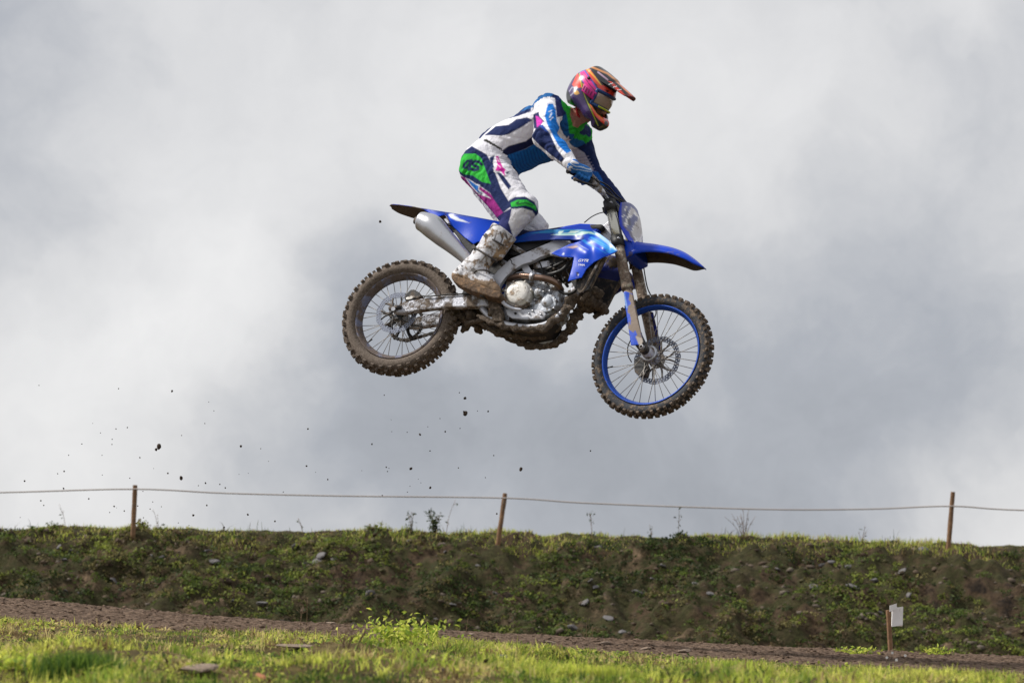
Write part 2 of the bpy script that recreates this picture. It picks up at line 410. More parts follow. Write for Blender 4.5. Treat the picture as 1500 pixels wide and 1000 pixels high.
# the earth bank behind the track
YB, YC = 27.0, 30.6
_cx = np.array([-2500, 0, 300, 500, 750, 1100, 1300, 1500, 4000]); _cy = np.array([770, 775, 777, 780, 784, 789, 794, 801, 815])
def crest(X): return zpx(np.interp(750 + X * F / YC, _cx, _cy), YC)
def bank_z(X, Y):
    p = np.stack([X, Y, 0 * X], -1); t = np.clip((Y - YB) / (YC - YB), 0, 1)
    z = .6 + (crest(X) - .6) * (t ** .75)
    z = z + (.12 * fbm(p, .9, 3) + .13 * fbm(p + 4, 2.4, 3)) * (1 - .85 * sstep(.82, 1, t)) + .08 * np.abs(fbm(p + 14, 5, 2)) * (1 - .7 * sstep(.9, 1, t)) + .022 * fbm(p, 11, 2) * (1 - .6 * sstep(.9, 1, t))
    z = z + .035 * fbm(p * np.array([1, .3, 1]) + 21, 2.2, 3) * sstep(.8, 1, t)
    return z - .25 * sstep(YC, YC + 2.5, Y) - 2.6 * sstep(YC + 2.5, YC + 9, Y)
tag(heightfield('earth_bank', axis((-60, -8, 60), (-8, 8, 420), (8, 60, 60)), axis((YB - .3, YC + .5, 130), (YC + .5, YC + 9, 12)), bank_z, M_bank), kind='structure')

# ---- vegetation as uncountable stuff
def blades(name, pos, hgt, wid, cols, m_, lean=.5, parent=None, segs=2):
    n = len(pos); a = rng.random(n) * 2 * np.pi; ln = rng.random(n) * lean; la = rng.random(n) * 2 * np.pi
    side = np.stack([np.cos(a), np.sin(a), 0 * a], -1) * wid[:, None] * .5
    V = []; C = []
    for k in range(segs + 1):
        t = k / segs; off = np.stack([np.cos(la) * ln * hgt * t * t, np.sin(la) * ln * hgt * t * t, hgt * t * (1 - .3 * ln * t)], -1)
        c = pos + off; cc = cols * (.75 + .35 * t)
        if k < segs: V += [c - side * (1 - .5 * t), c + side * (1 - .5 * t)]; C += [cc, cc]
        else: V += [c]; C += [cc]
    nv = len(V); V = np.stack(V, 1).reshape(-1, 3); C = np.stack(C, 1).reshape(-1, 3); b = np.arange(n)[:, None] * nv; f = []
    for k in range(segs - 1): f += [b + np.array([2 * k, 2 * k + 1, 2 * k + 3]), b + np.array([2 * k, 2 * k + 3, 2 * k + 2])]
    k = segs - 1; f.append(b + np.array([2 * k, 2 * k + 1, 2 * k + 2]))
    return mk(name, V, np.concatenate(f), m_, parent, True, C)
def leaf_geo(pos, nrm, size, cols, asp=.55):
    """small folded leaf quads (2 tris each)"""
    n = len(pos); r = rng.standard_normal((n, 3)); u = r - nrm * (r * nrm).sum(1)[:, None]; u /= np.linalg.norm(u, axis=1)[:, None]; w = np.cross(nrm, u)
    s = size[:, None]; V = np.stack([pos, pos + u * s * .5 + w * s * asp * .5, pos + u * s, pos + u * s * .5 - w * s * asp * .5], 1)
    V[:, 1] += nrm * s * .12; V[:, 3] += nrm * s * .12
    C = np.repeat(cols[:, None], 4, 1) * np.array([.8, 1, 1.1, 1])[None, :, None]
    b = np.arange(n)[:, None] * 4; return V.reshape(-1, 3), np.concatenate([b + np.array([0, 1, 2]), b + np.array([0, 2, 3])]), C.reshape(-1, 3)
GR = [lin(c) for c in ((228, 230, 112), (194, 208, 86), (140, 166, 66), (80, 110, 46), (222, 204, 142), (146, 120, 86))]
GR = np.array(GR)
def grass_field():
    nc = 17000; Yc = 7.4 + (YN + .05 - 7.4) * rng.random(nc) ** .85; Xc = (rng.random(nc) * 2 - 1) * (Yc * .215 + .3); p = np.stack([Xc, Yc, 0 * Xc], -1)
    d1, d2, d3 = fbm(p, 1.5, 3), fbm(p + 11, 3.0, 2), fbm(p + 23, .9, 2); kp = (d1 + .3 * rng.standard_normal(nc) > -.55) & (Yc < YN - .02 + .38 * fbm(p + 31, 2.0, 3))
    Xc, Yc, d1, d2, d3 = Xc[kp], Yc[kp], d1[kp], d2[kp], d3[kp]; nc = len(Xc); per = 18; i = np.repeat(np.arange(nc), per); n = nc * per
    R = .018 + .03 * rng.random(nc) ** 2; X = Xc[i] + rng.standard_normal(n) * R[i]; Y = Yc[i] + rng.standard_normal(n) * R[i]
    pos = np.stack([X, Y, verge_z(X, Y) - .004], -1); hc_ = (.009 + .046 * rng.random(nc) ** 2.8) * (1 + .6 * np.clip(d2, -.5, 1.2)); hc_ = np.minimum(hc_, .055) * (1 - (.25 + .35 * sstep(.2, 1.5, Xc)) * sstep(11.2, 13.0, Yc))
    h_ = hc_[i] * (.5 + .9 * rng.random(n)); s = .6 * d2 + .55 * d3 + .42 * rng.standard_normal(nc); k = np.clip(np.digitize(-s, [-.35, .05, .5, 1.0]), 0, 3)
    k = np.where(rng.random(nc) < .10 + .45 * (fbm(np.stack([Xc, Yc, 0 * Xc], -1) + 44, 2.1, 3) > .35) + .35 * (d1 < -.25), rng.integers(4, 6, nc), k); c = GR[k][i] * (.5 + .75 * rng.random((nc, 1)))[i] * (.8 + .4 * rng.random((n, 1)))
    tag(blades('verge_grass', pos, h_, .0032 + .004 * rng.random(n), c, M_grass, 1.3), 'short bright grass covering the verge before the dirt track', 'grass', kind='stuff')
    n = 5000; Y = 7.6 + (YN - 7.7) * rng.random(n); X = (rng.random(n) * 2 - 1) * (Y * .215 + .3); p = np.stack([X, Y, 0 * X], -1); kp = fbm(p + 61, 2.6, 3) > .1; X, Y = X[kp], Y[kp]; n = len(X)
    pos = np.stack([X, Y, verge_z(X, Y) + .006 + .012 * rng.random(n)], -1); nr = rng.standard_normal((n, 3)) * .6 + np.array([0, -.3, 1]); nr /= np.linalg.norm(nr, axis=1)[:, None]; DL = np.array([lin(q) for q in ((120, 92, 66), (88, 66, 48), (150, 124, 92), (64, 50, 40))])
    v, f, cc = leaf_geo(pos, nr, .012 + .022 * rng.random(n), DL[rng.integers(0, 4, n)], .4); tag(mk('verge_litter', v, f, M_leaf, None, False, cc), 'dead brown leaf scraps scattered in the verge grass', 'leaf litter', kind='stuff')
    n = 16000; Y = 7.6 + (YN - 7.7) * rng.random(n); X = (rng.random(n) * 2 - 1) * (Y * .215 + .3); p = np.stack([X, Y, 0 * X], -1); kp = fbm(p + 51, 2.2, 3) > .0; X, Y = X[kp], Y[kp]; n = len(X)
    pos = np.stack([X, Y, verge_z(X, Y) + .004 + .02 * rng.random(n)], -1); nr = rng.standard_normal((n, 3)) * .6 + np.array([0, -.2, 1]); nr /= np.linalg.norm(nr, axis=1)[:, None]
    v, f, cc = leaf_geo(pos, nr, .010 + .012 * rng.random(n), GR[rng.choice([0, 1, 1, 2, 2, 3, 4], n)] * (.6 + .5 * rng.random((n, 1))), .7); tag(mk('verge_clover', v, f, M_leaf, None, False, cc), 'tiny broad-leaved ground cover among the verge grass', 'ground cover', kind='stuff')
grass_field()
BL = np.array([lin(c) for c in ((134, 144, 66), (98, 114, 52), (76, 92, 46), (58, 72, 38), (128, 120, 76), (102, 88, 66))])
def bank_cover():
    n0 = 12500
    Y = YB - .2 + (YC + .1 - YB) * rng.random(n0); X = (rng.random(n0) * 2 - 1) * 7.6; p = np.stack([X, Y, 0 * X], -1)
    d = 1.3 * fbm(p + 40, .8, 3) + .3 * rng.standard_normal(n0); kp = (d > -.36); X, Y, d = X[kp], Y[kp], d[kp]; n0 = len(X)
    per = 22; R = .025 + .075 * rng.random(n0) ** 2.2; R *= 1 - .6 * sstep(YC - .5, YC, Y); base = np.stack([X, Y, bank_z(X, Y)], -1); i = np.repeat(np.arange(n0), per)
    o = rng.standard_normal((n0 * per, 3)); o /= np.linalg.norm(o, axis=1)[:, None]; nr = o + np.array([0, -.1, .5]) + .5 * rng.standard_normal(o.shape); o = o * (.6 + .5 * rng.random((n0 * per, 1))) * R[i][:, None] * np.array([1.2, 1.2, .8]); o[:, 2] = np.abs(o[:, 2]) - .01
    pos = base[i] + o; nr /= np.linalg.norm(nr, axis=1)[:, None]
    k = np.clip(np.digitize(fbm(np.stack([X, Y, 0 * X], -1) + 70, 1.0, 2) + .6 * rng.standard_normal(n0), [-.5, .1, .8]), 0, 3)
    k = 3 - k; k = np.where(rng.random(n0) < .16 + .45 * (fbm(np.stack([X, Y, 0 * X], -1) + 130, 1.3, 3) > .3), rng.integers(4, 6, n0), k)
    c = BL[k][i] * (.6 + .7 * rng.random((n0, 1)))[i] * (.75 + .4 * rng.random((n0 * per, 1)))
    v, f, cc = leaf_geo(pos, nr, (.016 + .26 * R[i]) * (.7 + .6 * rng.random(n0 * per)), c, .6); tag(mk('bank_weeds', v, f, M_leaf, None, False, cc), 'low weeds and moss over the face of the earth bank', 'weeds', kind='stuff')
    n = 16000; X = (rng.random(n) * 2 - 1) * 7.6; Y = YC - .55 + .9 * rng.random(n); pos = np.stack([X, Y, bank_z(X, Y) - .01], -1)
    d = fbm(pos * np.array([1, .5, 0]), 2, 2); c = GR[np.where(rng.random(n) < .35, rng.integers(4, 6, n), rng.integers(0, 3, n))] * (.7 + .4 * rng.random((n, 1)))
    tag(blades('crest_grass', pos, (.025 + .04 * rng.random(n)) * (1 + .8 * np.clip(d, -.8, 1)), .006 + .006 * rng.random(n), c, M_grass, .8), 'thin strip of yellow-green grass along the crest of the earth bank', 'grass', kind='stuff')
bank_cover()
def crest_rag():
    n = 1500; X = (rng.random(n) * 2 - 1) * 7.6; q = np.stack([X, 0 * X, 0 * X], -1); kp = fbm(q + 80, 1.7, 3) + .25 * rng.standard_normal(n) > .15; X = X[kp]; n = len(X); Y = YC - .2 + .3 * rng.random(n)
    pos = np.stack([X, Y, bank_z(X, Y) - .02], -1); c = BL[rng.choice([1, 2, 3, 4, 5, 5], n)] * (.5 + .5 * rng.random((n, 1)))
    tag(blades('crest_weeds', pos, .05 + .13 * rng.random(n) ** 2.5, .005 + .004 * rng.random(n), c, M_grass, .9, None, 3), 'thin ragged weeds sticking up along the crest of the earth bank', 'weeds', kind='stuff')
crest_rag()
def track_crumbs():
    n = 9000; ico = bmesh.new(); bmesh.ops.create_icosphere(ico, subdivisions=1, radius=1); iv = np.array([v.co[:] for v in ico.verts]); jf = np.array([[v.index for v in f.verts] for f in ico.faces]); ico.free()
    X = (rng.random(n) * 2 - 1) * 4.0; Y = YN - .1 + (YF - YN + .1) * rng.random(n); s = .004 + .009 * rng.random(n) ** 3
    v = iv[None] * s[:, None, None] * (1 + .35 * rng.standard_normal((n, len(iv), 1))) * np.array([1.2, 1, .7]) + np.stack([X, Y, track_z(X, Y)], -1)[:, None]
    f = jf[None] + (np.arange(n) * len(iv))[:, None, None]
    tag(mk('track_crumbs', v.reshape(-1, 3), f.reshape(-1, 3), M_track, None, False), 'loose crumbs of soil strewn over the dirt track', 'soil', kind='stuff')
track_crumbs()
def bank_rubble():
    n = 4000; bm = bmesh.new(); bmesh.ops.create_icosphere(bm, subdivisions=1, radius=1); iv = np.array([v.co[:] for v in bm.verts]); jf = np.array([[v.index for v in f.verts] for f in bm.faces]); bm.free()
    X = (rng.random(n) * 2 - 1) * 7.4; Y = YB - .1 + (YC - YB) * rng.random(n); q = np.stack([X, Y, 0 * X], -1); kp = fbm(q + 90, 1.4, 3) + .4 * rng.standard_normal(n) > -.1; X, Y = X[kp], Y[kp]; n = len(X)
    s = .010 + .034 * rng.random(n) ** 4; v = iv[None] * s[:, None, None] * (1 + .3 * rng.standard_normal((n, len(iv), 1))) * np.array([1.3, 1, .8]) + np.stack([X, Y, bank_z(X, Y)], -1)[:, None]
    C = np.array([lin(c) for c in ((84, 70, 56), (62, 50, 40), (92, 80, 68), (78, 74, 46), (100, 90, 80))])[rng.integers(0, 5, n)]
    tag(mk('bank_rubble', v.reshape(-1, 3), (jf[None] + (np.arange(n) * len(iv))[:, None, None]).reshape(-1, 3), M_rubble, None, False, np.repeat(C, len(iv), 0)), 'loose crumbs of soil and slate over the earth bank', 'rubble', kind='stuff')
bank_rubble()

# ---- stones
def stone_mesh(seed, flat=.45):
    r = np.random.default_rng(seed); bm = bmesh.new(); bmesh.ops.create_icosphere(bm, subdivisions=2, radius=1)
    pl = [(r.standard_normal(3), .55 + .35 * r.random()) for _ in range(9)]
    for v in bm.verts:
        c = np.array(v.co[:])
        for q, d in pl:
            q = q / np.linalg.norm(q); e_ = c @ q - d
            if e_ > 0: c = c - q * e_
        v.co = (c[0], c[1], c[2] * flat)
    bmesh.ops.recalc_face_normals(bm, faces=bm.faces); me = bpy.data.meshes.new('stone'); bm.to_mesh(me); bm.free(); return me
STM = [stone_mesh(k) for k in range(6)]
for me in STM: me.materials.append(M_stone)
def stone(name, loc, size, k, rot, label, group=None, cat='stone', m_=None, scl=(1, 1, 1)):
    me = STM[k % 6] if m_ is None else STM[k % 6].copy()
    if m_ is not None: me.materials.clear(); me.materials.append(m_)
    o = bpy.data.objects.new(name, me); COL.objects.link(o); o.location = loc; o.scale = [size * s for s in scl]; o.rotation_euler = rot
    return tag(o, label, cat, group)
def _hit(px, py, Ys, zf):
    d = ray(px, py); q = CAM + d[None] * (Ys / d[1])[:, None]; h_ = np.nonzero(zf(q[:, 0], Ys) >= q[:, 2])[0]
    return q[h_[0]] if len(h_) else None
def on_bank(px, py):
    q = _hit(px, py, np.linspace(YB - .2, YC + .3, 330), bank_z); return P(px, py, YC - .2) if q is None else q
BST = [(168, 853, 14), (471, 814, 12), (466, 823, 10), (237, 817, 8), (313, 823, 9), (304, 809, 8), (434, 802, 9), (383, 886, 11), (541, 871, 9), (600, 795, 9), (86, 802, 7), (95, 821, 6),
       (662, 886, 8), (448, 828, 8), (970, 829, 6), (932, 869, 10), (856, 883, 10), (838, 921, 11), (890, 906, 9), (912, 927, 10), (1205, 829, 8), (1248, 861, 13), (1190, 860, 8), (1281, 852, 9),
       (1320, 838, 9), (1331, 872, 8), (1354, 806, 10), (1243, 830, 6), (1140, 835, 7), (872, 861, 7), (875, 802, 7), (1290, 898, 6), (725, 870, 6), (1040, 870, 7), (60, 890, 7), (700, 830, 7)]
BLAB = {(168, 853): 'large flat slate stone low in the bank near the left-hand post', (471, 814): 'upper of two slate stones lying together left of the middle of the bank', (466, 823): 'lower of two slate stones lying together left of the middle of the bank', (383, 886): 'slate stone at the foot of the bank above the dry weed stalks',
        (1248, 861): 'long pale slate stone in the bank up and left of the small white sign', (1354, 806): 'flat slate stone just left of the foot of the right-hand post', (932, 869): 'pale slate stone in the bank straight below the front wheel', (838, 921): 'slate stone at the foot of the bank above the thin dry stalk', (1331, 872): 'slate stone in the bank just above the small white sign', (600, 795): 'slate stone high on the bank below the small leafy bush'}
BST += [(random.uniform(10, 1490), random.uniform(800, 930), random.uniform(3.5, 7)) for _ in range(14)]
for i, (px, py, s) in enumerate(BST):
    q = on_bank(px, py); stone('slate_stone', q + np.array([0, -.01, .01]), s * .0068, i, (random.uniform(.3, 1.0), random.uniform(-.3, .3), random.uniform(0, 6)), BLAB.get((px, py), 'small grey slate stone lodged in the weedy earth bank'), 'slate stones in the earth bank', scl=(1.2, .8, .8))
def on_verge(px, py):
    q = _hit(px, py, np.linspace(7.6, 16.6, 800), lambda X, Y: np.where(Y < YN, verge_z(X, Y), track_z(X, Y))); return P(px, py, 13.) if q is None else q
stone('flat_stone', on_verge(290, 984) + np.array([0, 0, .012]), .055, 1, (.25, -.12, .3), 'flat brownish stone lying in the short grass at the lower left', m_=M_stone2, scl=(1.25, .8, .55))
stone('flat_stone', on_verge(440, 950) + np.array([0, 0, .01]), .07, 2, (.1, .05, .2), 'long dark flat stone half buried in grass beside the dead twigs', m_=M_stone2, scl=(1.4, .6, .3))
stone('flat_stone', on_verge(742, 965) + np.array([0, 0, .008]), .034, 3, (.3, .1, .6), 'small pale grey stone in the grass right of the leafy clump', scl=(1.2, .8, .6))
stone('red_stone', on_verge(381, 994) + np.array([0, 0, .006]), .022, 4, (.5, .1, .6), 'small reddish stone at the bottom edge of the grass', m_=mat('red_stone', lin((176, 112, 84)), .8, var=.2))
for px, py, s in ((484, 913, .03), (805, 942, .035), (884, 943, .045), (945, 951, .03), (1003, 954, .035), (690, 929, .02)):
    stone('track_stone', on_verge(px, py) + np.array([0, 0, .004]), s, px, (.1, .1, px), 'small dirty stone lying loose on the dirt track', 'stones on the track', m_=M_stone2, scl=(1.3, .8, .7))

# ---- fence along the crest: posts, rope
def fence_post(px0, py0, px1, py1, label):
    b = on_bank(px0, py0); t = P(px1, py1, b[1] - .02); b = b - np.array([0, 0, .12]); d = t - b
    u = np.array([1, .15, 0]); u -= d * (u @ d) / (d @ d); u /= np.linalg.norm(u); w = np.cross(d / np.linalg.norm(d), u)
    bm = MB(); pts = [b + d * k / 7 for k in range(8)]; v = []; f = []
    for k, c in enumerate(pts):
        for j in range(8):
            a = 2 * math.pi * j / 8 + .3; r = .028 * (1 + .10 * random.uniform(-1, 1)) * (.92 if k == 7 else 1); v.append(c + (u * math.cos(a) + w * math.sin(a)) * r)
    for k in range(7):
        for j in range(8): f.append((k * 8 + j, k * 8 + (j + 1) % 8, k * 8 + 8 + (j + 1) % 8, k * 8 + 8 + j))
    f += [tuple(range(56, 64)), tuple(range(7, -1, -1))]
    o = mk('fence_post', v - b, f, M_wood, None, False); o.location = b; bevel(o, .006)
    return tag(o, label, 'post', 'wooden posts along the bank crest'), t
po1, t1 = fence_post(194, 788, 198, 710, 'upright brown wooden post at the left, short grass round its foot')
po2, t2 = fence_post(727, 796, 740, 722, 'brown wooden post leaning right, below the motorcycle on the crest')
po3, t3 = fence_post(1387, 806, 1396, 720, 'leaning brown wooden post at the far right, above the small white sign')
RP = [P(-700, 712, t1[1]), P(-250, 725, t1[1]), P(0, 721, t1[1]), P(196, 716, t1[1] - .035), P(330, 722, t1[1]), P(500, 726, t1[1]), P(738, 729, t2[1] - .035), P(850, 736, t2[1]), P(1000, 742, t2[1]), P(1150, 746, t2[1]), P(1280, 745, t3[1]), P(1394, 741, t3[1] - .035), P(1500, 747, t3[1]), P(1800, 752, t3[1]), P(2200, 745, t3[1])]
tag(mk('fence_rope', *tube_geo(RP, .0075, 6, 6), M_rope), 'slack pale rope strung along the posts on the bank', 'rope')

# ---- small sign on a stake
sb = P(1306, 960, 16.95); st = P(1301, 893, 16.95); sg = empty('sign', Matrix.Translation(sb - np.array([0, 0, .08])))
tag(sg, 'short wooden stake with a small white board beside the track', 'sign')
off = sb - np.array([0, 0, .08])
v, f = tube_geo([sb - np.array([0, 0, .1]) - off, st - off], [.017, .0155], 6, 1); bevel(mk('stake', v, f, M_wood, sg, False), .003)
cb = P(1314.5, 904, 16.92) - off
v, f = box_geo(cb, [np.array([1, .1, .02]), np.array([-.1, 1, 0]), np.array([.05, 0, 1])], [.034, .006, .056]); v = [np.array(q) + np.array([0, .006 * math.sin(k * 3), .01 * (k % 2)]) for k, q in enumerate(v)]
bevel(mk('board', v, f, M_white, sg, False), .003)
v, f = box_geo(cb + np.array([-.026, -.012, .06]), [np.array([1, .3, .3]), np.array([0, 1, 0]), np.array([0, 0, 1])], [.022, .004, .018]); mk('folded_flap', v, f, M_white, sg, False)

# ---- plants
def plant(name, loc, label, cat, stems, leaves=None, group=None):
    r = empty(name, Matrix.Translation(loc)); tag(r, label, cat, group)
    if stems:
        mb = MB()
        for pts, ra, rb in stems: mb.add(*tube_geo([np.asarray(p, float) for p in pts], np.linspace(ra, rb, len(pts)), 5, 3))
        tag(mb.build('stem', M_stem, r), kind='stuff' if len(stems) > 3 else None)
    if leaves is not None: mk('leaves', *leaves[:2], M_leaf, r, False, leaves[2])
    return r
def tuft(name, px, py, n, h_, sp, ci, label, cat='grass tuft'):
    q = on_verge(px, py); pos = rng.standard_normal((n, 3)) * np.array([sp, sp * .7, 0]); pos[:, 2] = -.01
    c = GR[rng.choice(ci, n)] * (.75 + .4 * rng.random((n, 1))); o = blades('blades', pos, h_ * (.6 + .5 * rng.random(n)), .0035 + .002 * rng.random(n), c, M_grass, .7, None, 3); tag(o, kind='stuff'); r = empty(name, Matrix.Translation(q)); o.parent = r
    return tag(r, label, cat)
tuft('grass_tuft', 118, 992, 1500, .10, .06, [2, 3, 3], 'dense dark green grass tuft at the bottom left corner')
tuft('grass_tuft', 1060, 985, 500, .07, .07, [1, 2], 'loose mid-green grass tuft left of the little white flowers')
tuft('grass_tuft', 1390, 992, 450, .05, .10, [1, 2, 3], 'broad green grass tuft at the bottom right')
tuft('grass_tuft', 855, 986, 500, .05, .08, [0, 1], 'yellow-green grass tuft low in the middle right of the verge')
def leafy(px, py, n, w, h_, label, name='leafy_clump'):
    q = on_verge(px, py); o = rng.standard_normal((n, 3)) * np.array([w, w * .6, h_]); o[:, 2] = np.abs(o[:, 2])
    nr = rng.standard_normal((n, 3)) + np.array([0, -.2, .8]); nr /= np.linalg.norm(nr, axis=1)[:, None]
    c = GR[rng.choice([0, 1, 1, 2], n)] * (.7 + .5 * rng.random((n, 1))); lv = leaf_geo(o, nr, .018 + .018 * rng.random(n), c, .45)
    st = [([(0, 0, -.02), (x, y, h_ * .6), (x * 1.8, y * 1.5, h_ * 1.2)], .002, .001) for x, y in rng.standard_normal((7, 2)) * w * .5]
    plant(name, q, label, 'plant', st, lv)
leafy(592, 946, 1000, .095, .048, 'bright leafy clump growing at the edge of the track below the bike')
leafy(1255, 957, 130, .06, .018, 'low bright green weed left of the small white sign')
leafy(1372, 958, 120, .05, .018, 'low bright green weed right of the small white sign')
leafy(28, 978, 150, .05, .02, 'low weed with dark leaves at the left edge of the grass')
def twig(px, py, n, h_, label, name='dead_twigs', lean=.5, r=.0026):
    q = on_verge(px, py); st = []
    for k in range(n):
        a = random.uniform(-1, 1) * lean; b = random.uniform(-.4, .4); L_ = h_ * random.uniform(.6, 1.1); x0 = random.uniform(-.03, .03)
        st.append(([(x0, 0, -.02), (x0 + a * L_ * .4, b * L_ * .3, L_ * .5), (x0 + a * L_ * random.uniform(.6, 1.1), b * L_ * .5, L_)], r, r * .4))
        for j in range(2): t = random.uniform(.4, .8); st.append(([(x0 + a * L_ * t * .9, b * L_ * t * .5, L_ * t), (x0 + a * L_ * t + random.uniform(-.03, .03), 0, L_ * t + random.uniform(.01, .04))], r * .6, r * .3))
    plant(name, q, label, 'twigs', st)
twig(512, 948, 9, .075, 'small dead brown twigs standing left of the leafy clump', lean=1.2)
twig(865, 936, 2, .105, 'tall thin dry stalk beside the track under the front wheel', 'dry_stalk', .15, .0018)
twig(678, 932, 1, .10, 'single dry straw stalk leaning beside the leafy clump', 'dry_stalk', -.5, .0018)
twig(441, 909, 3, .11, 'thin dry weed stalks standing on the far edge of the track', 'dry_stalk', .2, .0016)
twig(350, 960, 2, .06, 'short bent dry stalk in the grass on the left', 'dry_stalk', 1.5, .0016)
twig(930, 985, 2, .08, 'short leaning dry stalk in the grass on the right', 'dry_stalk', 1.0, .0016)
for i, (px, py, h_) in enumerate(((1306, 962, .035), (1325, 968, .04), (1298, 968, .03), (1312, 972, .03))):
    q = on_verge(px, py + 3); r = empty('white_flower', Matrix.Translation(q)); tag(r, 'tiny white flower in the grass beneath the small sign', 'flower', 'white flowers by the sign')
    mk('stem', *tube_geo([np.array([0, 0, -.01]), np.array([.004, 0, h_])], .0015, 5, 1), M_grass if False else M_stem, r)
    mb = MB()
    for k in range(6):
        a = k * math.pi / 3; d = np.array([math.cos(a), -.2, math.sin(a)]); e_ = np.array([-math.sin(a), 0, math.cos(a)]); c = np.array([.004, -.002, h_])
        mb.add([c, c + d * .005 + e_ * .0025, c + d * .009, c + d * .005 - e_ * .0025], [(0, 1, 2, 3)])
    mb.build('petals', M_petal, r, False)
# weeds standing on the crest
def crest_weed(px, py, top, n, label, spread=.15, leaf=0, name='crest_weed', cat='weed'):
    q = on_bank(px, py); H = (py - top) / F * q[1]; st = []; LP = []
    for k in range(n):
        a = random.uniform(-1, 1) * spread * H if n > 1 else spread * H; b = random.uniform(-.1, .1) * H; h2 = H * random.uniform(.65, 1.0)
        pts = [np.array([a * .1, 0, -.04]), np.array([a * .4, b * .4, h2 * .5]), np.array([a, b, h2])]; st.append((pts, .0035, .0015))
        for j in range(4):
            t = random.uniform(.1, .95); c = pts[1] * (1 - 2 * (.5 - t)) + pts[0] * 2 * (.5 - t) if t < .5 else pts[1] * (2 - 2 * t) + pts[2] * (2 * t - 1); e_ = c + np.array([random.uniform(-.09, .09) * H, random.uniform(-.05, .05), random.uniform(.03, .12) * H])
            st.append(([c, e_], .0028, .0012)); LP += [c, e_]
    lv = None
    if leaf:
        C0 = np.array(LP)[rng.integers(0, len(LP), leaf)] + rng.standard_normal((leaf, 3)) * .022; nr = rng.standard_normal((leaf, 3)); nr /= np.linalg.norm(nr, axis=1)[:, None]
        lv = leaf_geo(C0, nr, .025 + .03 * rng.random(leaf), BL[rng.choice([2, 3], leaf)] * (.6 + .5 * rng.random((leaf, 1))), .4)
    plant(name, q, label, cat, st, lv)
crest_weed(636, 778, 743, 7, 'small dark leafy bush on the bank crest between two posts', .28, 220, 'leafy_bush', 'bush')
crest_weed(603, 778, 746, 4, 'thin dark weed just left of the small leafy bush', .15, 40)
crest_weed(652, 778, 718, 1, 'tall bare stem bending right beside the small leafy bush', .25, 3)
crest_weed(98, 776, 730, 1, 'bare curved weed stem on the crest at the far left', -.25, 3)
crest_weed(868, 790, 738, 2, 'dried weed with knobbly tips right of the leaning middle post', .15, 14)
crest_weed(954, 788, 765, 2, 'short thin dark weed on the crest under the front wheel', .2, 8)
crest_weed(994, 788, 740, 1, 'straight thin weed stem below the front wheel', .03, 6)
crest_weed(1090, 790, 742, 9, 'spreading bare twiggy shrub on the crest right of the front wheel', .6, 6, 'twiggy_shrub', 'shrub')
crest_weed(1262, 795, 770, 3, 'low dry weed on the crest left of the right-hand post', .5, 6)
crest_weed(445, 780, 752, 2, 'low bent weed on the crest left of the small leafy bush', -.4, 5)
crest_weed(232, 777, 745, 2, 'faint thin weed stems right of the left-hand post', .3, 2)

# ---- clods of earth in the air
CLODS = [(252, 573, 4), (233, 654, 8), (229, 658, 5), (265, 700, 6), (353, 653, 4), (283, 754, 4), (303, 740, 3), (681, 583, 5), (682, 605, 8), (680, 603, 4), (715, 602, 3), (652, 632, 3), (615, 636, 4), (602, 686, 5), (630, 714, 4),
         (763, 687, 6), (449, 682, 3), (451, 628, 3), (557, 325, 5), (94, 690, 3), (545, 650, 3), (205, 670, 2.5), (36, 704, 3), (246, 693, 3), (301, 707, 3), (322, 709, 2.5), (330, 714, 2.5), (93, 715, 3), (363, 753, 3.5), (403, 763, 3), (167, 741, 3), (182, 748, 2.5),
         (130, 730, 2.5), (328, 772, 3), (60, 733, 2.5), (210, 758, 2), (828, 474, 3), (673, 575, 2), (566, 684, 2.5), (480, 702, 2.5), (560, 725, 2), (728, 752, 3), (711, 699, 2), (865, 660, 2.5), (120, 650, 2), (170, 628, 2), (300, 620, 2), (190, 700, 2), (415, 720, 2), (630, 660, 2.5)]
_r = random.Random(3)
CLODS += [(_r.gauss(250, 170), _r.uniform(560, 770), _r.uniform(1.2, 2.2)) for _ in range(40)] + [(_r.gauss(640, 90), _r.uniform(570, 740), _r.uniform(1.2, 2.2)) for _ in range(14)]
for i, (px, py, s) in enumerate(CLODS):
    big = s >= 8; lab = 'large ragged dark clod of earth in the air at the left' if (px, py) == (233, 654) else 'large dark clod of earth in the air between the wheels' if (px, py) == (682, 605) else 'small dark crumb of earth flung through the air'
    o = stone('earth_clod', P(px, py, 15.2 + random.uniform(-.5, .5)), s * .5 / 268 * 1.15, i, [random.uniform(0, 6) for _ in range(3)], lab, 'clods of earth thrown up by the motorcycle', 'earth clod', scl=(1, .8, 1.9))
    o.data = STM[i % 6].copy() if False else o.data
    if i < 6: CL = globals().setdefault('CLM', {}); me = STM[i].copy(); me.materials.clear(); me.materials.append(M_clod); CL[i] = me
    o.data = CLM[i % 6]
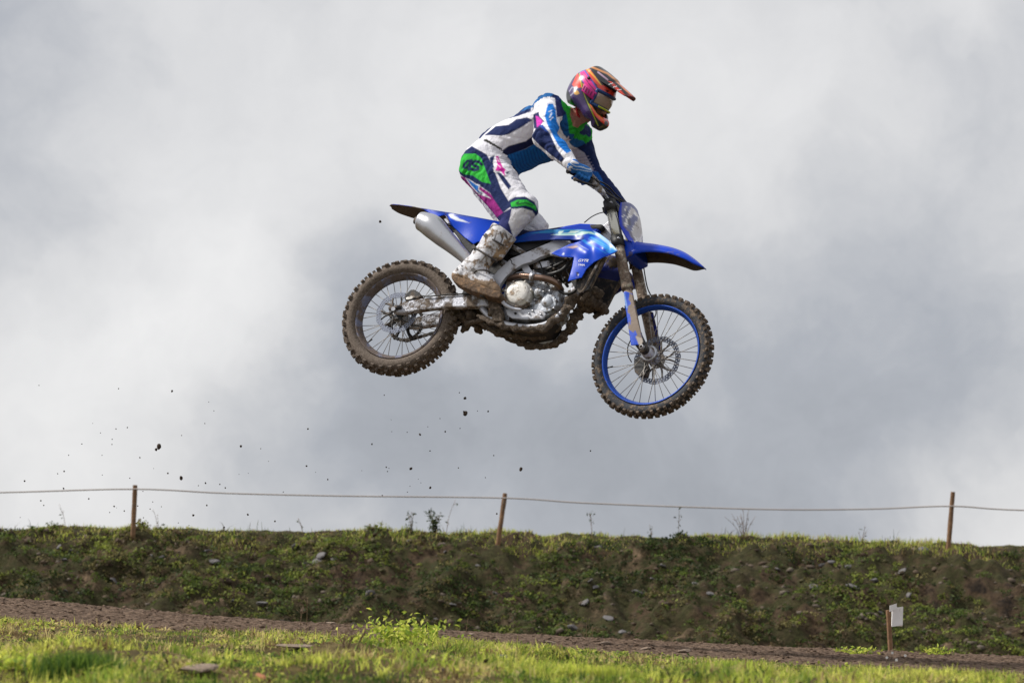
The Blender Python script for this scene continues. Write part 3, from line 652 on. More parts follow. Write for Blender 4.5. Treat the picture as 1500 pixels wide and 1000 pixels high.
# ================================================================== the motorcycle
# bike frame: x forward, y to its left (away from the lens), z up; leaned away, nose down, turned a little towards us
def c2w(a): return RIGHT * a[0] + UP * a[1] - FWD * a[2]
fx = np.array([.902, -.137, .41]); fx /= np.linalg.norm(fx)
nn = np.array([-.327, .405, .853]); nn -= fx * (nn @ fx); nn /= np.linalg.norm(nn)
BX, BN = c2w(fx), c2w(nn); BY = -BN; BZ = np.cross(BX, BY)
d0 = ray(587.6, 465.4); BO = CAM + d0 * 15.3
BR = np.stack([BX, BY, BZ], 1)                      # columns: local axes in world
def to_local(q): return (np.asarray(q) - BO) @ BR
def to_world(p): return np.asarray(p) @ BR.T + BO
def L(px, py, w):
    d = ray(px, py); t = (w + (BO - CAM) @ BN) / (d @ BN); return to_local(CAM + d * t)
bike_m = Matrix([[*BR[i], BO[i]] for i in range(3)] + [[0, 0, 0, 1]])
bike = empty('motorcycle', bike_m)
tag(bike, 'muddy blue motocross motorcycle in mid-air with its rider aboard', 'motorcycle')
# steering axis and the turned front assembly
ST = L(900, 300, 0); SBt = L(950, 515, 0); sax = (ST - SBt) / np.linalg.norm(ST - SBt); SB = np.array([0, -1., 0])
DEL = math.radians(8); sfw = np.cross(np.array([0, 1., 0]), sax); sfw *= np.sign(sfw[0])
NF = math.cos(DEL) * SB - math.sin(DEL) * sfw; NFw = NF @ BR.T; STw = to_world(ST)
SF = np.cross(-NF, sax); SF *= np.sign(SF[0])       # forward direction of the steered assembly
def S(px, py, w):
    d = ray(px, py); t = (w + (STw - CAM) @ NFw) / (d @ NFw); return to_local(CAM + d * t)
N0 = np.array([0, -1., 0])

M_rub = mat('tyre_rubber', lin((52, 50, 50)), .85, mud=.80, mscale=26, bump=.3, bscale=90, mudcol=lin((118, 107, 98)))
M_rubF = mat('tyre_rubber_front', lin((48, 51, 58)), .8, mud=.36, mscale=30, bump=.3, bscale=90, mudcol=lin((134, 118, 102)))
M_knob = mat('muddy_knob', lin((70, 62, 56)), .9, mud=.62, mscale=40, bump=.4, bscale=120, mudcol=lin((118, 106, 96)))
M_knobF = mat('muddy_knob_front', lin((78, 68, 60)), .9, mud=.5, mscale=45, bump=.4, bscale=120, mudcol=lin((134, 118, 104)))
M_rimF = mat('blue_anodised_rim', lin((14, 70, 168)), .45, .25, mud=.16, mscale=25)
M_rimR = mat('muddy_blue_rim', lin((112, 116, 140)), .55, .2, mud=.52, mscale=18, mudcol=lin((108, 96, 92)))
M_steel = mat('steel', lin((176, 178, 184)), .32, .9, var=.15)
M_spoke = mat('spoke_steel', lin((150, 146, 142)), .45, .6, mud=.3, mscale=30)
M_disc = mat('brake_disc_steel', lin((112, 118, 134)), .5, .5, bump=.1)
M_alu = mat('bare_aluminium', lin((186, 188, 196)), .42, .45, mud=.22, mscale=11, bump=.2, bscale=40)
M_alum = mat('muddy_aluminium', lin((200, 203, 214)), .45, .3, mud=.44, mscale=15, bump=.4, bscale=60)
M_case = mat('engine_case', lin((186, 192, 202)), .5, .35, mud=.36, mscale=24, bump=.4, bscale=60)
M_cover = mat('clutch_cover_metal', lin((206, 204, 200)), .5, .3, mud=.34, mscale=19, bump=.3, bscale=60, mudcol=lin((170, 146, 122)))
M_can = mat('silencer_metal', lin((190, 192, 198)), .32, .7, mud=.14, mscale=5, bump=.12, bscale=20, mudcol=lin((150, 134, 118)))
M_head = mat('heat_stained_pipe', lin((126, 104, 92)), .32, .8, mud=.16, mscale=14, var=.25)
M_black = mat('black_plastic', lin((30, 31, 34)), .55, mud=.12, mscale=16)
M_dark = mat('dark_engine_metal', lin((46, 46, 48)), .5, .3, mud=.34, mscale=26)
M_hose = mat('rubber_hose', lin((26, 26, 28)), .5)
M_blue = mat('blue_plastic', lin((0, 60, 190)), .32, mud=.06, mscale=16, bump=.05, spec=.3)
M_bluemud = mat('blue_plastic_muddy', lin((14, 44, 160)), .4, mud=.42, mscale=16, bump=.3)
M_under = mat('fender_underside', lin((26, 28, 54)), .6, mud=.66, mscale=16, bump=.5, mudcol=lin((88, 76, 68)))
M_print = mat('printed_plastic', (0, 0, 0), .34, attr=True, mud=.10, mscale=34, bump=.04, spec=.25)
M_printm = mat('printed_plastic_dirty', (0, 0, 0), .4, attr=True, mud=.14, mscale=22, bump=.1)
M_mud = mat('caked_mud', lin((106, 94, 83)), .95, mud=.45, mscale=30, bump=.9, bscale=110, mudcol=lin((142, 127, 113)))
M_seat = mat('seat_cover', lin((40, 48, 92)), .75, mud=.22, mscale=14)
M_fork = mat('fork_tube_metal', lin((196, 194, 184)), .25, .8, mud=.05, mscale=14)
M_forkm = mat('fork_tube_muddy', lin((176, 166, 152)), .4, .4, mud=.56, mscale=24, bump=.4, mudcol=lin((136, 118, 104)))
M_grip = mat('rubber_grip', lin((34, 34, 37)), .8, bump=.4, bscale=200)
M_white_p = mat('white_lettering', lin((236, 238, 240)), .4, bump=0)

def plate(name, pts, w, t, m_, parent=None, bev=.003, fr=None, mirror=False, smooth=False):
    fr = fr or L; out = []
    for sgn in ((1, -1) if mirror else (1,)):
        nrm = N0 if fr is L else NF; fv = [fr(x, y, w) for x, y in pts]
        if sgn < 0: fv = [mirr(p, fr) for p in fv]
        bk = [p - nrm * t * sgn for p in fv]; n = len(pts); v = fv + bk
        f = [tuple(range(n)), tuple(range(2 * n - 1, n - 1, -1))] + [(i, (i + 1) % n, n + (i + 1) % n, n + i) for i in range(n)]
        o = mk(name, v, f, m_, parent or bike, smooth); fixn(o)
        if bev: bevel(o, bev)
        out.append(o)
    return out[0] if len(out) == 1 else out
def mirr(p, fr=None):
    if fr is None or fr is L: return np.array([p[0], -p[1], p[2]])
    return p - 2 * NF * ((p - ST) @ NF)
def T(name, ctrl, r, m_, parent=None, fr=None, seg=10, n=5, lump=0, mirror=False, ell=None):
    fr = fr or L; pts = [fr(*c) for c in ctrl]; o = mk(name, *tube_geo(pts, r, seg, n, lump, ell), m_, parent or bike)
    if mirror: return o, mk(name, *tube_geo([mirr(p, fr) for p in pts], r, seg, n, lump, ell), m_, parent or bike)
    return o
def LA(name, c, prof, m_, parent=None, ax=N0, seg=32): return mk(name, *lathe_geo(prof, seg, c, ax, (0, 0, 1)), m_, parent or bike)
def densify(pts, step):
    r = []
    for a, b in zip(pts, pts[1:] + pts[:1]):
        a = np.array(a, float); b = np.array(b, float); k = max(1, int(np.linalg.norm(b - a) / step)); r += [tuple(a + (b - a) * i / k) for i in range(k)]
    return r
def inner(o, m2, t, off=-1):
    o.data.materials.append(m2); s_ = o.modifiers.new('solid', 'SOLIDIFY'); s_.thickness = t; s_.offset = off; s_.material_offset = 1; s_.material_offset_rim = 0
def panel(name, pts, ctrl, t, m_, parent=None, layers=None, base=None, step=1.3, fr=None, mirror=False, holes=()):
    """curved plastic panel: outline traced in side view, lateral offset interpolated from ctrl [(px,py,w)]"""
    fr = fr or L; bd = densify(pts, step); n = len(bd); A = np.array(bd)
    x0, y0 = A.min(0); x1, y1 = A.max(0); gx, gy = np.meshgrid(np.arange(x0, x1, step), np.arange(y0, y1, step)); G = np.stack([gx.ravel(), gy.ravel()], -1)
    G = G[inpoly(G, pts)]; G = G[segdist(G, pts + pts[:1]) > step * .6]
    vs_ = [Vector(p) for p in bd] + [Vector(p) for p in G]
    ov, oe, of, *_ = geometry.delaunay_2d_cdt(vs_, [(i, (i + 1) % n) for i in range(n)], [], 1, 1e-4)
    Q = np.array([p[:] for p in ov]); C = np.array(ctrl, float)
    dd = np.linalg.norm(Q[:, None] - C[None, :, :2], axis=2) + .5; W = 1 / dd ** 2.2; w = (W * C[None, :, 2]).sum(1) / W.sum(1)
    V = np.array([fr(p[0], p[1], ww) for p, ww in zip(Q, w)]); col = paint(Q, base, layers or []) if base is not None else None; res = []
    for sgn in ((1, -1) if mirror else (1,)):
        o = mk(name, V if sgn > 0 else np.array([mirr(p, fr) for p in V]), [tuple(q) for q in of], m_, parent or bike, True, col)
        fixn(o)
        nrm = N0 if fr is L else NF
        if sum((o.data.polygons[i].normal @ Vector(nrm * sgn)) for i in range(0, len(of), 7)) < 0: o.data.flip_normals()
        if base is not None: inner(o, M_bluemud, t)
        else: s_ = o.modifiers.new('solid', 'SOLIDIFY'); s_.thickness = t; s_.offset = -1
        res.append(o)
    return res[0] if len(res) == 1 else res

# ---- wheels
def wheel(c, ax, label, front):
    r = empty('wheel', None, bike); tag(r, label); ax = np.asarray(ax); u = np.array([1., 0, 0]); u -= ax * (u @ ax); u /= np.linalg.norm(u); w = np.cross(ax, u)
    if front: sec = [(.268, .016), (.284, .020), (.290, .030), (.300, .036), (.318, .037), (.329, .029), (.335, .013), (.336, 0)]; NK = 52; kr = .337; kh = .0115; rim = (.281, .266, .260, .026)
    else: sec = [(.244, .022), (.260, .028), (.266, .040), (.278, .050), (.300, .051), (.316, .042), (.325, .02), (.327, 0)]; NK = 36; kr = .327; kh = .016; rim = (.258, .238, .227, .034)
    im = int(np.argmax([q[1] for q in sec])); KH = [q[1] for q in sec[:im - 1:-1]]; KR = [q[0] for q in sec[:im - 1:-1]]
    sec = sec + [(a, -b) for a, b in sec[-2::-1]]
    mb = MB(); mb.add(*lathe_geo(sec, 96, c, ax, u)); ncar = len(mb.f)
    rows = ((.011, 0, .0095, .0085), (.031, .5, .0095, .0085)) if front else ((.0, 0, .012, .011), (.023, .5, .0105, .011), (.043, 0, .009, .0125))
    for k in range(NK):
        for hh, ph, hw_, hl in rows:
            for sg in ((1, -1) if hh else (1,)):
                a = 2 * math.pi * (k + ph + (.25 if sg < 0 else 0) * 0) / NK + random.uniform(-.008, .008); dr = u * math.cos(a) + w * math.sin(a); dt = -u * math.sin(a) + w * math.cos(a)
                R0 = np.interp(hh, KH, KR)
                ti = math.radians(0 if hh == 0 else (38 if hh > .025 and front else 14 if front else 52 if hh > .03 else 18)) * sg
                n_ = dr * math.cos(ti) + ax * math.sin(ti); s_ = ax * math.cos(ti) - dr * math.sin(ti); h2 = kh * random.uniform(.85, 1.1)
                mb.add(*box_geo(c + dr * R0 + ax * hh * sg + n_ * h2 * .35, [dt, s_, n_], [hl * random.uniform(.85, 1.05), hw_, h2 * .7], .80))
    ty = mb.build('tyre', M_rubF if front else M_rub, r, False); ty.data.materials.append(M_knobF if front else M_knob); mi = np.ones(len(mb.f), np.int32); mi[:ncar] = 0; ty.data.polygons.foreach_set('material_index', mi); sm = np.zeros(len(mb.f), bool); sm[:ncar] = True; ty.data.polygons.foreach_set('use_smooth', sm)
    R1, R2, R3, hw_ = rim
    prof = [(R1, hw_), (R1, hw_ - .006), (R2 + .006, hw_ - .010), (R2, 0), (R2 + .006, -hw_ + .008), (R1, -hw_ + .004), (R1, -hw_), (R1 - .0055, -hw_), (R1 - .011, -hw_ + .007), (R3 + .004, -.009), (R3, 0), (R3 + .004, .009), (R1 - .011, hw_ - .007), (R1 - .0055, hw_)]
    mk('rim', *lathe_geo(prof, 96, c, ax, u, True), M_rimF if front else M_rimR, r)
    hr = .030 if front else .036; fw = .030 if front else .034
    hub = [(.012, fw + .014), (hr, fw + .012), (hr + .006, fw + .004), (hr + .006, fw - .004), (hr * .6, fw - .014), (hr * .55, 0), (hr * .6, -fw + .014), (hr + .006, -fw + .004), (hr + .006, -fw - .004), (hr, -fw - .012), (.012, -fw - .014)]
    mk('hub', *lathe_geo(hub, 28, c, ax, u), M_case, r)
    for k in range(36):
        sg = 1 if k % 2 else -1; tw = (1 if (k // 2) % 2 else -1) * .62; a = 2 * math.pi * k / 36; b = a - tw
        p0 = c + (u * math.cos(b) + w * math.sin(b)) * (hr + .003) + ax * fw * sg; p1 = c + (u * math.cos(a) + w * math.sin(a)) * (R3 + .004) + ax * .004 * sg
        mk('spoke', *tube_geo([p0, p1], .0019, 5, 1), M_spoke, r)
    v_a = 3.5 if front else 4.0; d = u * math.cos(v_a) + w * math.sin(v_a); mk('valve', *tube_geo([c + d * R3, c + d * (R3 - .03)], .004, 6, 1), M_black, r)
    # wave brake disc with real holes
    h0 = -.062 if front else .066; R_o, R_i = (.134, .106) if front else (.121, .092); mb = MB(); ns = 44
    for k in range(ns):
        for row in (0, 1):
            ra = R_i + (R_o - R_i) * row / 2; rb = R_i + (R_o - R_i) * (row + 1) / 2; ph = .5 * row
            if row: rb += .0022 * math.sin(k * 2 * math.pi / ns * 11)
            a0 = 2 * math.pi * (k + ph) / ns; a1 = 2 * math.pi * (k + 1 + ph) / ns; am = (a0 + a1) / 2; rm = (ra + rb) / 2
            outr = [(ra, a0), (ra, am), (ra, a1), (rm, a1), (rb, a1), (rb, am), (rb, a0), (rm, a0)]; hol = []
            for j in range(8):
                t_ = -math.pi / 2 - math.pi / 4 + j * math.pi / 4; hol.append((rm + .0042 * math.sin(t_), am + .0042 * math.cos(t_) / rm))
            pt = lambda q, hh: c + (u * math.cos(q[1]) + w * math.sin(q[1])) * q[0] + ax * hh
            for hh, fl in ((h0 + .002, 0), (h0 - .002, 1)):
                f_ = [(j, (j + 1) % 8, 8 + (j + 1) % 8, 8 + j) for j in range(8)]; mb.add([pt(q, hh) for q in outr + hol], [q[::-1] for q in f_] if fl else f_)
            mb.add([pt(q, h0 + .002) for q in hol] + [pt(q, h0 - .002) for q in hol], [(j, (j + 1) % 8, 8 + (j + 1) % 8, 8 + j) for j in range(8)])
            if row: mb.add([pt(q, h0 + .002) for q in outr[4:7]] + [pt(q, h0 - .002) for q in outr[4:7]], [(0, 1, 4, 3), (1, 2, 5, 4)])
    fixn(mb.build('brake_disc', M_disc, r, False))
    mb = MB()
    for k in range(6):
        a = 2 * math.pi * k / 6 + .3
        for da in (-.28, .28):
            q = [c + (u * math.cos(b) + w * math.sin(b)) * rr + ax * h0 for rr, b in ((.034, a), (.07, a + da * .5), (R_i + .004, a + da))]; mb.add(*tube_geo(q, [.007, .0055, .005], 6, 3))
    mb.add(*lathe_geo([(.046, h0 + .003), (.046, h0 - .003), (.024, h0 - .003), (.024, h0 + .003)], 28, c, ax, u, True)); mb.build('disc_carrier', M_spoke if front else M_dark, r)
    return r, u, w
FC = S(955.5, 521.5, 0); RC = L(587.6, 465.4, 0)
wf, fu, fw_ = wheel(FC, NF, 'front wheel with blue rim and dark knobbly tyre', True)
wr, ru, rw = wheel(RC, N0, 'rear wheel with mud-caked rim and tyre', False)
# rear sprocket and chain on the far side
mb = MB(); hs = -.082; ns = 48; R0 = .108
for k in range(ns):
    for rr0, rr1, da, db in ((.088, .101, 0, 1),):
        a0, a1 = 2 * math.pi * k / ns, 2 * math.pi * (k + 1) / ns; am = (a0 + a1) / 2
        P_ = lambda r_, a, hh: RC + (ru * math.cos(a) + rw * math.sin(a)) * r_ + N0 * hh
        q = [(.088, a0), (.088, a1), (.101, a1), (.108, am), (.101, a0)]
        mb.add([P_(*x, hs + .003) for x in q] + [P_(*x, hs - .003) for x in q], [(0, 1, 2, 3, 4), (9, 8, 7, 6, 5), (1, 0, 5, 6), (2, 1, 6, 7), (3, 2, 7, 8), (4, 3, 8, 9), (0, 4, 9, 5)])
for k in range(6):
    a = 2 * math.pi * k / 6; mb.add(*tube_geo([P_(.03, a, hs), P_(.06, a, hs), P_(.092, a + .1, hs)], [.012, .009, .012], 6, 3))
mb.build('sprocket', M_dark, wr, False)
def chain():
    top = [P_(.106, math.radians(a), hs) for a in ()]
    A = []
    ctr2 = L(716, 441, 0); ctr2 = np.array([ctr2[0] + .03, -hs * 1.0, ctr2[2]]); r1, r2 = .104, .03
    c1 = np.array([RC[0], -hs, RC[2]]); d = ctr2 - c1; dl = np.linalg.norm(d); d /= dl; nrm_ = np.array([-d[2], 0, d[0]])
    pts = [c1 + nrm_ * r1 + d * 0, ctr2 + nrm_ * r2, ctr2 + d * r2, ctr2 - nrm_ * r2, c1 - nrm_ * r1, c1 - nrm_ * r1 * .7 - d * r1 * .7, c1 - d * r1, c1 + nrm_ * r1 * .7 - d * r1 * .7, c1 + nrm_ * r1]
    path = []
    for a, b in zip(pts[:-1], pts[1:]):
        k = max(1, int(np.linalg.norm(b - a) / .0159)); path += [(a + (b - a) * i / k, (b - a) / np.linalg.norm(b - a)) for i in range(k)]
    mb = MB()
    for i, (p, t_) in enumerate(path): mb.add(*box_geo(p, [t_, N0, np.cross(t_, N0)], [.0085, .008 if i % 2 else .0055, .0065]))
    mb.build('chain', M_dark, bike, False)
chain()

# ---- swingarm
SA = [(574, 457), (581, 449), (593, 441.5), (616, 437), (646, 432.5), (700, 431), (712, 432), (714, 446), (696, 449), (660, 449.5), (629, 452), (589, 458)]
sa = plate('swingarm', SA, .118, .04, M_alum, bev=.007, mirror=True)
tag(sa[0], 'white painted swingarm streaked with mud')
T('chain_adjuster', [(570, 452, .125), (588, 450, .125)], .011, M_dark, mirror=True); T('axle', [(577, 454, .135), (577, 454, -.135)], .011, M_steel)
mk('axle_nut', *lathe_geo([(.0, .012), (.013, .012), (.014, .0), (.014, -.01)], 6, L(577, 453.5, .13), N0), M_steel, bike, False)
plate('swingarm_bridge', [(668, 432), (700, 431), (700, 449), (668, 449)], .09, .18, M_dark)
cal = plate('brake_caliper', [(592, 435), (594, 430), (601, 424), (606, 423.5), (614, 428), (618, 433), (612, 437), (600, 440), (593, 439)], .105, .06, M_dark, bev=.005)
plate('caliper_pad', [(594, 436), (604, 432), (608, 434), (602, 438), (595, 439)], .112, .01, M_cover, cal)
T('brake_hose', [(616, 433, .11), (630, 434, .125), (660, 431, .125), (700, 430.5, .12)], .004, M_hose)
# ---- frame
FRM = [(838, 359), (835, 353), (811, 352), (792, 360), (776, 367), (748, 378.6), (728, 397), (716, 412), (706, 430), (706, 448), (726, 448), (727, 430), (733, 416), (741, 405), (752, 395.4), (766, 387), (780, 383), (790, 377), (807, 371)]
fr = panel('frame_spar', FRM, [(838, 356, .105), (800, 362, .118), (760, 380, .128), (735, 402, .128), (712, 430, .118), (716, 448, .112)], .03, M_alu, mirror=True)
for o in fr: bevel(o, .008, 3)
T('frame_weld', [(747, 379, .127), (749.5, 383, .1285), (750, 386, .1285), (754, 388, .1285)], .0022, M_dark)
T('engine_mount', [(807, 372, .11), (822, 375, .11), (836, 380, .105)], [.012, .010, .008], M_alu, mirror=True)
LA('mount_bolt', L(832, 379.5, .115), [(0, .008), (.007, .008), (.009, 0), (.009, -.02)], M_dark)
RAIL = [(706, 452, .09), (720, 466, .10), (738, 474, .105), (770, 479, .105), (796, 476, .10), (814, 466, .09), (828, 452, .075), (840, 436, .06), (850, 418, .05), (857, 400, .04)]
T('cradle_rail', RAIL, .016, M_alu, mirror=True)
MUDR = [(700, 462, .09), (722, 471, .10), (742, 478, .105), (770, 483, .105), (796, 480, .10), (814, 468, .09), (828, 453, .075), (838, 438, .07), (846, 424, .06)]
a, b = T('mud_crust', MUDR, [.012, .018, .019, .018, .020, .022, .026, .028, .02], M_mud, lump=.62, seg=14, n=9, mirror=True); [tag(x, kind='stuff') for x in (a, b)]
tag(T('mud_crust', [(698, 470, .03), (730, 485, .0), (770, 492, -.02), (800, 490, -.03), (822, 478, -.04)], [.014, .02, .02, .018, .014], M_mud, lump=.6, seg=14, n=9), kind='stuff')
plate('skid_plate', [(735, 470), (770, 476), (800, 472), (810, 466), (806, 470), (798, 479), (770, 484), (735, 477)], .085, .17, M_black)
# ---- engine
eng = empty('engine', None, bike)
plate('crankcase', [(738, 452), (735, 440), (742, 410), (756, 398), (778, 394), (800, 404), (815, 416), (820, 430), (818, 446), (808, 458), (795, 466), (770, 470), (748, 466)], .095, .19, M_case, eng, .008)
LA('clutch_cover', L(762.5, 434.5, .095), [(0, .062), (.040, .061), (.058, .058), (.064, .054), (.066, .046), (.073, .044), (.076, .038), (.077, 0)], M_cover, eng, seg=48)
for k in range(7):
    a = k * 2 * math.pi / 7 + .4; c = L(762.5, 434.5, .095) + np.array([math.cos(a), 0, math.sin(a)]) * .0755; LA('cover_bolt', c, [(0, .048), (.0065, .047), (.0075, .04), (.0085, 0)], M_cover, eng, seg=8)
LA('oil_filter_cap', L(791, 431.5, .095), [(0, .042), (.019, .041), (.022, .036), (.0225, .026), (.027, .024), (.028, 0)], M_case, eng)
LA('water_pump', L(803, 444, .095), [(0, .034), (.024, .032), (.033, .022), (.036, 0)], M_case, eng)
plate('pump_housing', [(784, 441), (800, 430), (812, 432), (815, 446), (805, 456), (790, 458), (781, 452)], .115, .03, M_case, eng, .006)
for x, y in ((784, 440), (797, 428), (806, 427), (815, 440), (812, 452), (778, 446), (781, 456), (787, 421), (801, 419), (776, 460), (793, 461)):
    LA('case_bolt', L(x, y, .113), [(0, .012), (.005, .012), (.0065, .008), (.0065, -.02)], M_steel, eng, seg=6)
plate('case_guard', [(740, 453), (752, 450), (795, 454), (800, 460), (796, 466), (770, 468), (750, 466), (742, 461)], .118, .02, M_alu, eng, .006)
LA('guard_bolt', L(755, 459, .12), [(0, .004), (.006, .004), (.007, 0), (.007, -.02)], M_dark, eng, seg=8)
plate('cylinder', [(778, 384), (806, 380), (812, 402), (798, 408), (784, 402)], .072, .145, M_dark, eng, .005)
for k in range(6):
    y = 385 + k * 2.9; plate('cylinder_rib', [(781, y), (803, y - 1.6), (803.5, y - .4), (781.4, y + 1.2)], .078, .012, M_alum if k in (1, 2) else M_dark, eng, .001)
plate('head_cover', [(783, 384), (804, 381), (806, 390), (785, 393)], .086, .02, M_alum, eng, .004)
plate('cylinder_head', [(774, 372), (806, 368), (835, 372), (838, 392), (818, 402), (806, 396), (802, 384), (778, 386)], .07, .14, M_dark, eng, .005)
plate('head_bracket', [(764, 393), (772, 386), (780, 398), (776, 403), (768, 399)], .10, .012, M_alu, eng, .002)
HP = [(744, 410, .085), (756, 405, .115), (768, 404, .132), (780, 405.5, .138), (796, 407.5, .138), (808, 411, .13), (817, 417, .11), (821, 424, .08), (822, 424, .03)]
hp = T('exhaust_header', HP, [.0165, .017, .017, .0175, .0185, .0185, .0185, .0185, .018], M_head, seg=16)
T('pipe_clamp', [(777.5, 405.2, .1375), (783, 405.8, .138)], .0245, M_alum, hp, seg=14, n=1); LA('clamp_bolt', L(780, 399.5, .150), [(0, .01), (.004, .01), (.005, -.006)], M_steel, hp, seg=6)
T('coolant_hose', [(803, 402, .09), (812, 400, .11), (824, 395, .11), (834, 384, .10), (839, 376, .09)], .010, M_hose, mirror=False)
T('coolant_hose', [(800, 395, .09), (816, 388, .10), (832, 380, .09)], .008, M_hose)
T('coolant_hose', [(818, 424, .09), (828, 430, .10), (840, 428, .10), (848, 420, .09)], .009, M_hose)
T('wire_loom', [(786, 376, .09), (793, 390, .085), (795, 404, .09), (800, 415, .11)], .004, M_hose); T('wire_loom', [(812, 384, .09), (822, 402, .095), (826, 412, .1)], .0045, M_hose); T('wire_loom', [(826, 392, .1), (833, 402, .1), (836, 410, .1)], .004, M_hose)
for x, y in ((814, 405), (822, 399), (828, 408), (819, 412), (808, 388), (812, 394), (829, 416)): LA('fitting', L(x, y, .10), [(0, .012), (.006, .011), (.008, .004), (.008, -.03)], M_dark, seg=8)
# airbox / inner block behind the spar
plate('airbox', [(692, 352), (720, 340), (760, 352), (836, 348), (842, 372), (776, 378), (748, 392), (735, 410), (716, 400), (700, 380)], .062, .124, M_black)
plate('side_pod', [(750, 356), (776, 354), (806, 351.5), (790, 360), (776, 366), (755, 374), (745, 372)], .098, .02, M_black, mirror=True)
T('shock_reservoir', [(749, 360, .10), (768, 371, .11)], .013, M_alum); T('shock_body', [(735, 384, .08), (745, 392, .09)], .02, M_alum)
mb = MB(); sp = [L(724 + 14 * t - 2, 372 + 55 * t, 0) for t in np.linspace(0, 1, 2)]; ax = (sp[1] - sp[0]); axl = np.linalg.norm(ax); ax /= axl; u_ = np.cross(ax, N0); u_ /= np.linalg.norm(u_)
mb.add(*tube_geo([sp[0] + ax * axl * t + (u_ * math.cos(t * 44) + N0 * math.sin(t * 44)) * .032 for t in np.linspace(0, 1, 80)], .006, 6, 1)); mb.build('shock_spring', M_blue, bike)
# ---- radiators, tank, seat, plastics
plate('radiator', [(846, 372), (884, 380), (862, 424), (848, 430), (836, 412)], .155, .035, M_dark, mirror=True)
T('radiator_guard', [(880, 378, .165), (872, 392, .165), (862, 412, .16), (853, 428, .15)], [.007] * 4, M_alum, mirror=True)
T('radiator_frame', [(886, 376, .15), (874, 400, .14), (862, 424, .13), (852, 440, .11)], .013, M_mud, mirror=True)
for k in range(9):
    t = k / 8; a = np.array([848 - 6 * t, 382 + 40 * t]); plate('radiator_louver', [(a[0], a[1]), (a[0] + 26 - 8 * t, a[1] + 4), (a[0] + 25 - 8 * t, a[1] + 6), (a[0], a[1] + 1.6)], -.128, .012, M_dark, None, 0)
for px, py, w, r_ in ((858, 428, .06, .03), (866, 440, .0, .034), (876, 446, -.06, .03), (884, 452, -.09, .026), (862, 450, -.05, .03), (850, 436, .03, .034), (846, 420, .09, .018), (872, 430, .0, .035), (852, 446, -.02, .024)):
    c = L(px, py, w); v, f = tube_geo([c + np.array([0, .05, 0]), c, c - np.array([0, .05, 0])], [r_ * .6, r_, r_ * .6], 14, 8, .4); tag(mk('mud_clump', v, f, M_mud, bike), kind='stuff')
plate('water_pipe', [(835, 424), (838, 414), (848, 413), (850, 420), (846, 432), (838, 432)], .10, .04, M_alum, None, .008)
BLUE, DBL, CYN = (0, 66, 196), (8, 66, 160), (30, 136, 226)
SHR = [(753, 355.5), (753, 348.5), (776, 339.5), (804, 336), (853, 336), (867, 337), (878, 342), (890, 350.6), (898, 359), (905, 367.4), (898, 371.6), (884, 377), (870, 384), (859, 394), (852, 406.6), (832, 412), (836, 398), (838, 391), (840.6, 377), (821, 376), (807, 371), (815, 366.7), (833.6, 358), (853, 352), (835, 350.8), (804, 351), (776, 353)]
SLY = [('p', [(750, 345), (776, 337), (806, 334), (850, 334), (856, 350), (835, 352), (804, 352), (750, 357)], DBL),
       ('p', [(757, 352), (790, 341), (830, 345), (854, 344), (856, 351), (800, 352)], (16, 54, 150)), ('p', [(776, 342), (806, 336), (850, 335), (880, 342), (888, 349), (872, 345), (850, 341), (810, 341)], (34, 128, 190)),
       ('p', [(868, 337), (878, 341), (892, 352), (906, 368), (897, 366), (888, 356), (876, 347)], (150, 190, 232)),
       ('p', [(852, 352), (866, 346), (880, 350), (894, 362), (903, 368), (894, 371), (875, 366), (858, 357)], CYN),
       ('p', [(856, 350), (862, 347), (888, 366), (884, 370), (868, 361)], (10, 70, 204)), ('p', [(866, 358), (890, 369), (884, 374), (872, 368)], (12, 76, 210)), ('l', [(862, 350), (895, 366)], .5, (70, 160, 232)), ('l', [(866, 348), (900, 366)], .5, (90, 176, 236)), ('l', [(858, 354), (888, 371)], .5, (40, 136, 224)),
       ('p', [(807, 344), (817, 342), (819, 338.5), (826, 338), (823, 341.5), (832, 341), (836, 338), (851, 338), (842, 342), (846, 344.5), (820, 344.8)], (206, 232, 226)), ('p', [(838, 344.6), (852, 339), (866, 339.5), (874, 344), (862, 341.5), (850, 344.8)], (190, 226, 216)),
       ('l', [(822, 342.8), (842, 342.2)], .5, (60, 180, 200)), ('l', [(812, 343.2), (818, 342.6)], .5, (30, 150, 190)), ('l', [(826, 340), (834, 339.4)], .5, (30, 110, 190)),
       ('p', [(827, 362.5), (845, 358), (848, 361.5), (840, 364.5)], (120, 116, 150)), ('p', [(832, 362), (843, 360.5), (846, 362), (838, 363.5)], (200, 160, 160)), ('p', [(847, 357), (862, 366), (852, 361)], (206, 222, 240)),
       ('p', [(843, 398.5), (848, 398.5), (847.5, 401), (846, 404), (844, 404), (844.5, 400.5)], (10, 14, 70)), ('p', [(846, 401.6), (848.4, 401.4), (847, 404.4)], (220, 226, 240)), ('p', [(823, 373), (825.5, 369.5), (827, 371.5), (826, 373.5)], (225, 232, 245))]
shr = panel('radiator_shroud', SHR, [(753, 352, .118), (800, 342, .135), (840, 342, .14), (870, 340, .15), (905, 367, .235), (885, 366, .22), (860, 372, .19), (835, 372, .16), (807, 371, .135), (845, 408, .185), (858, 352, .16)], .004, M_print, None, SLY, BLUE, .9, mirror=True)
tag(shr[0], 'blue shroud with white lettering and a pale stripe'); 
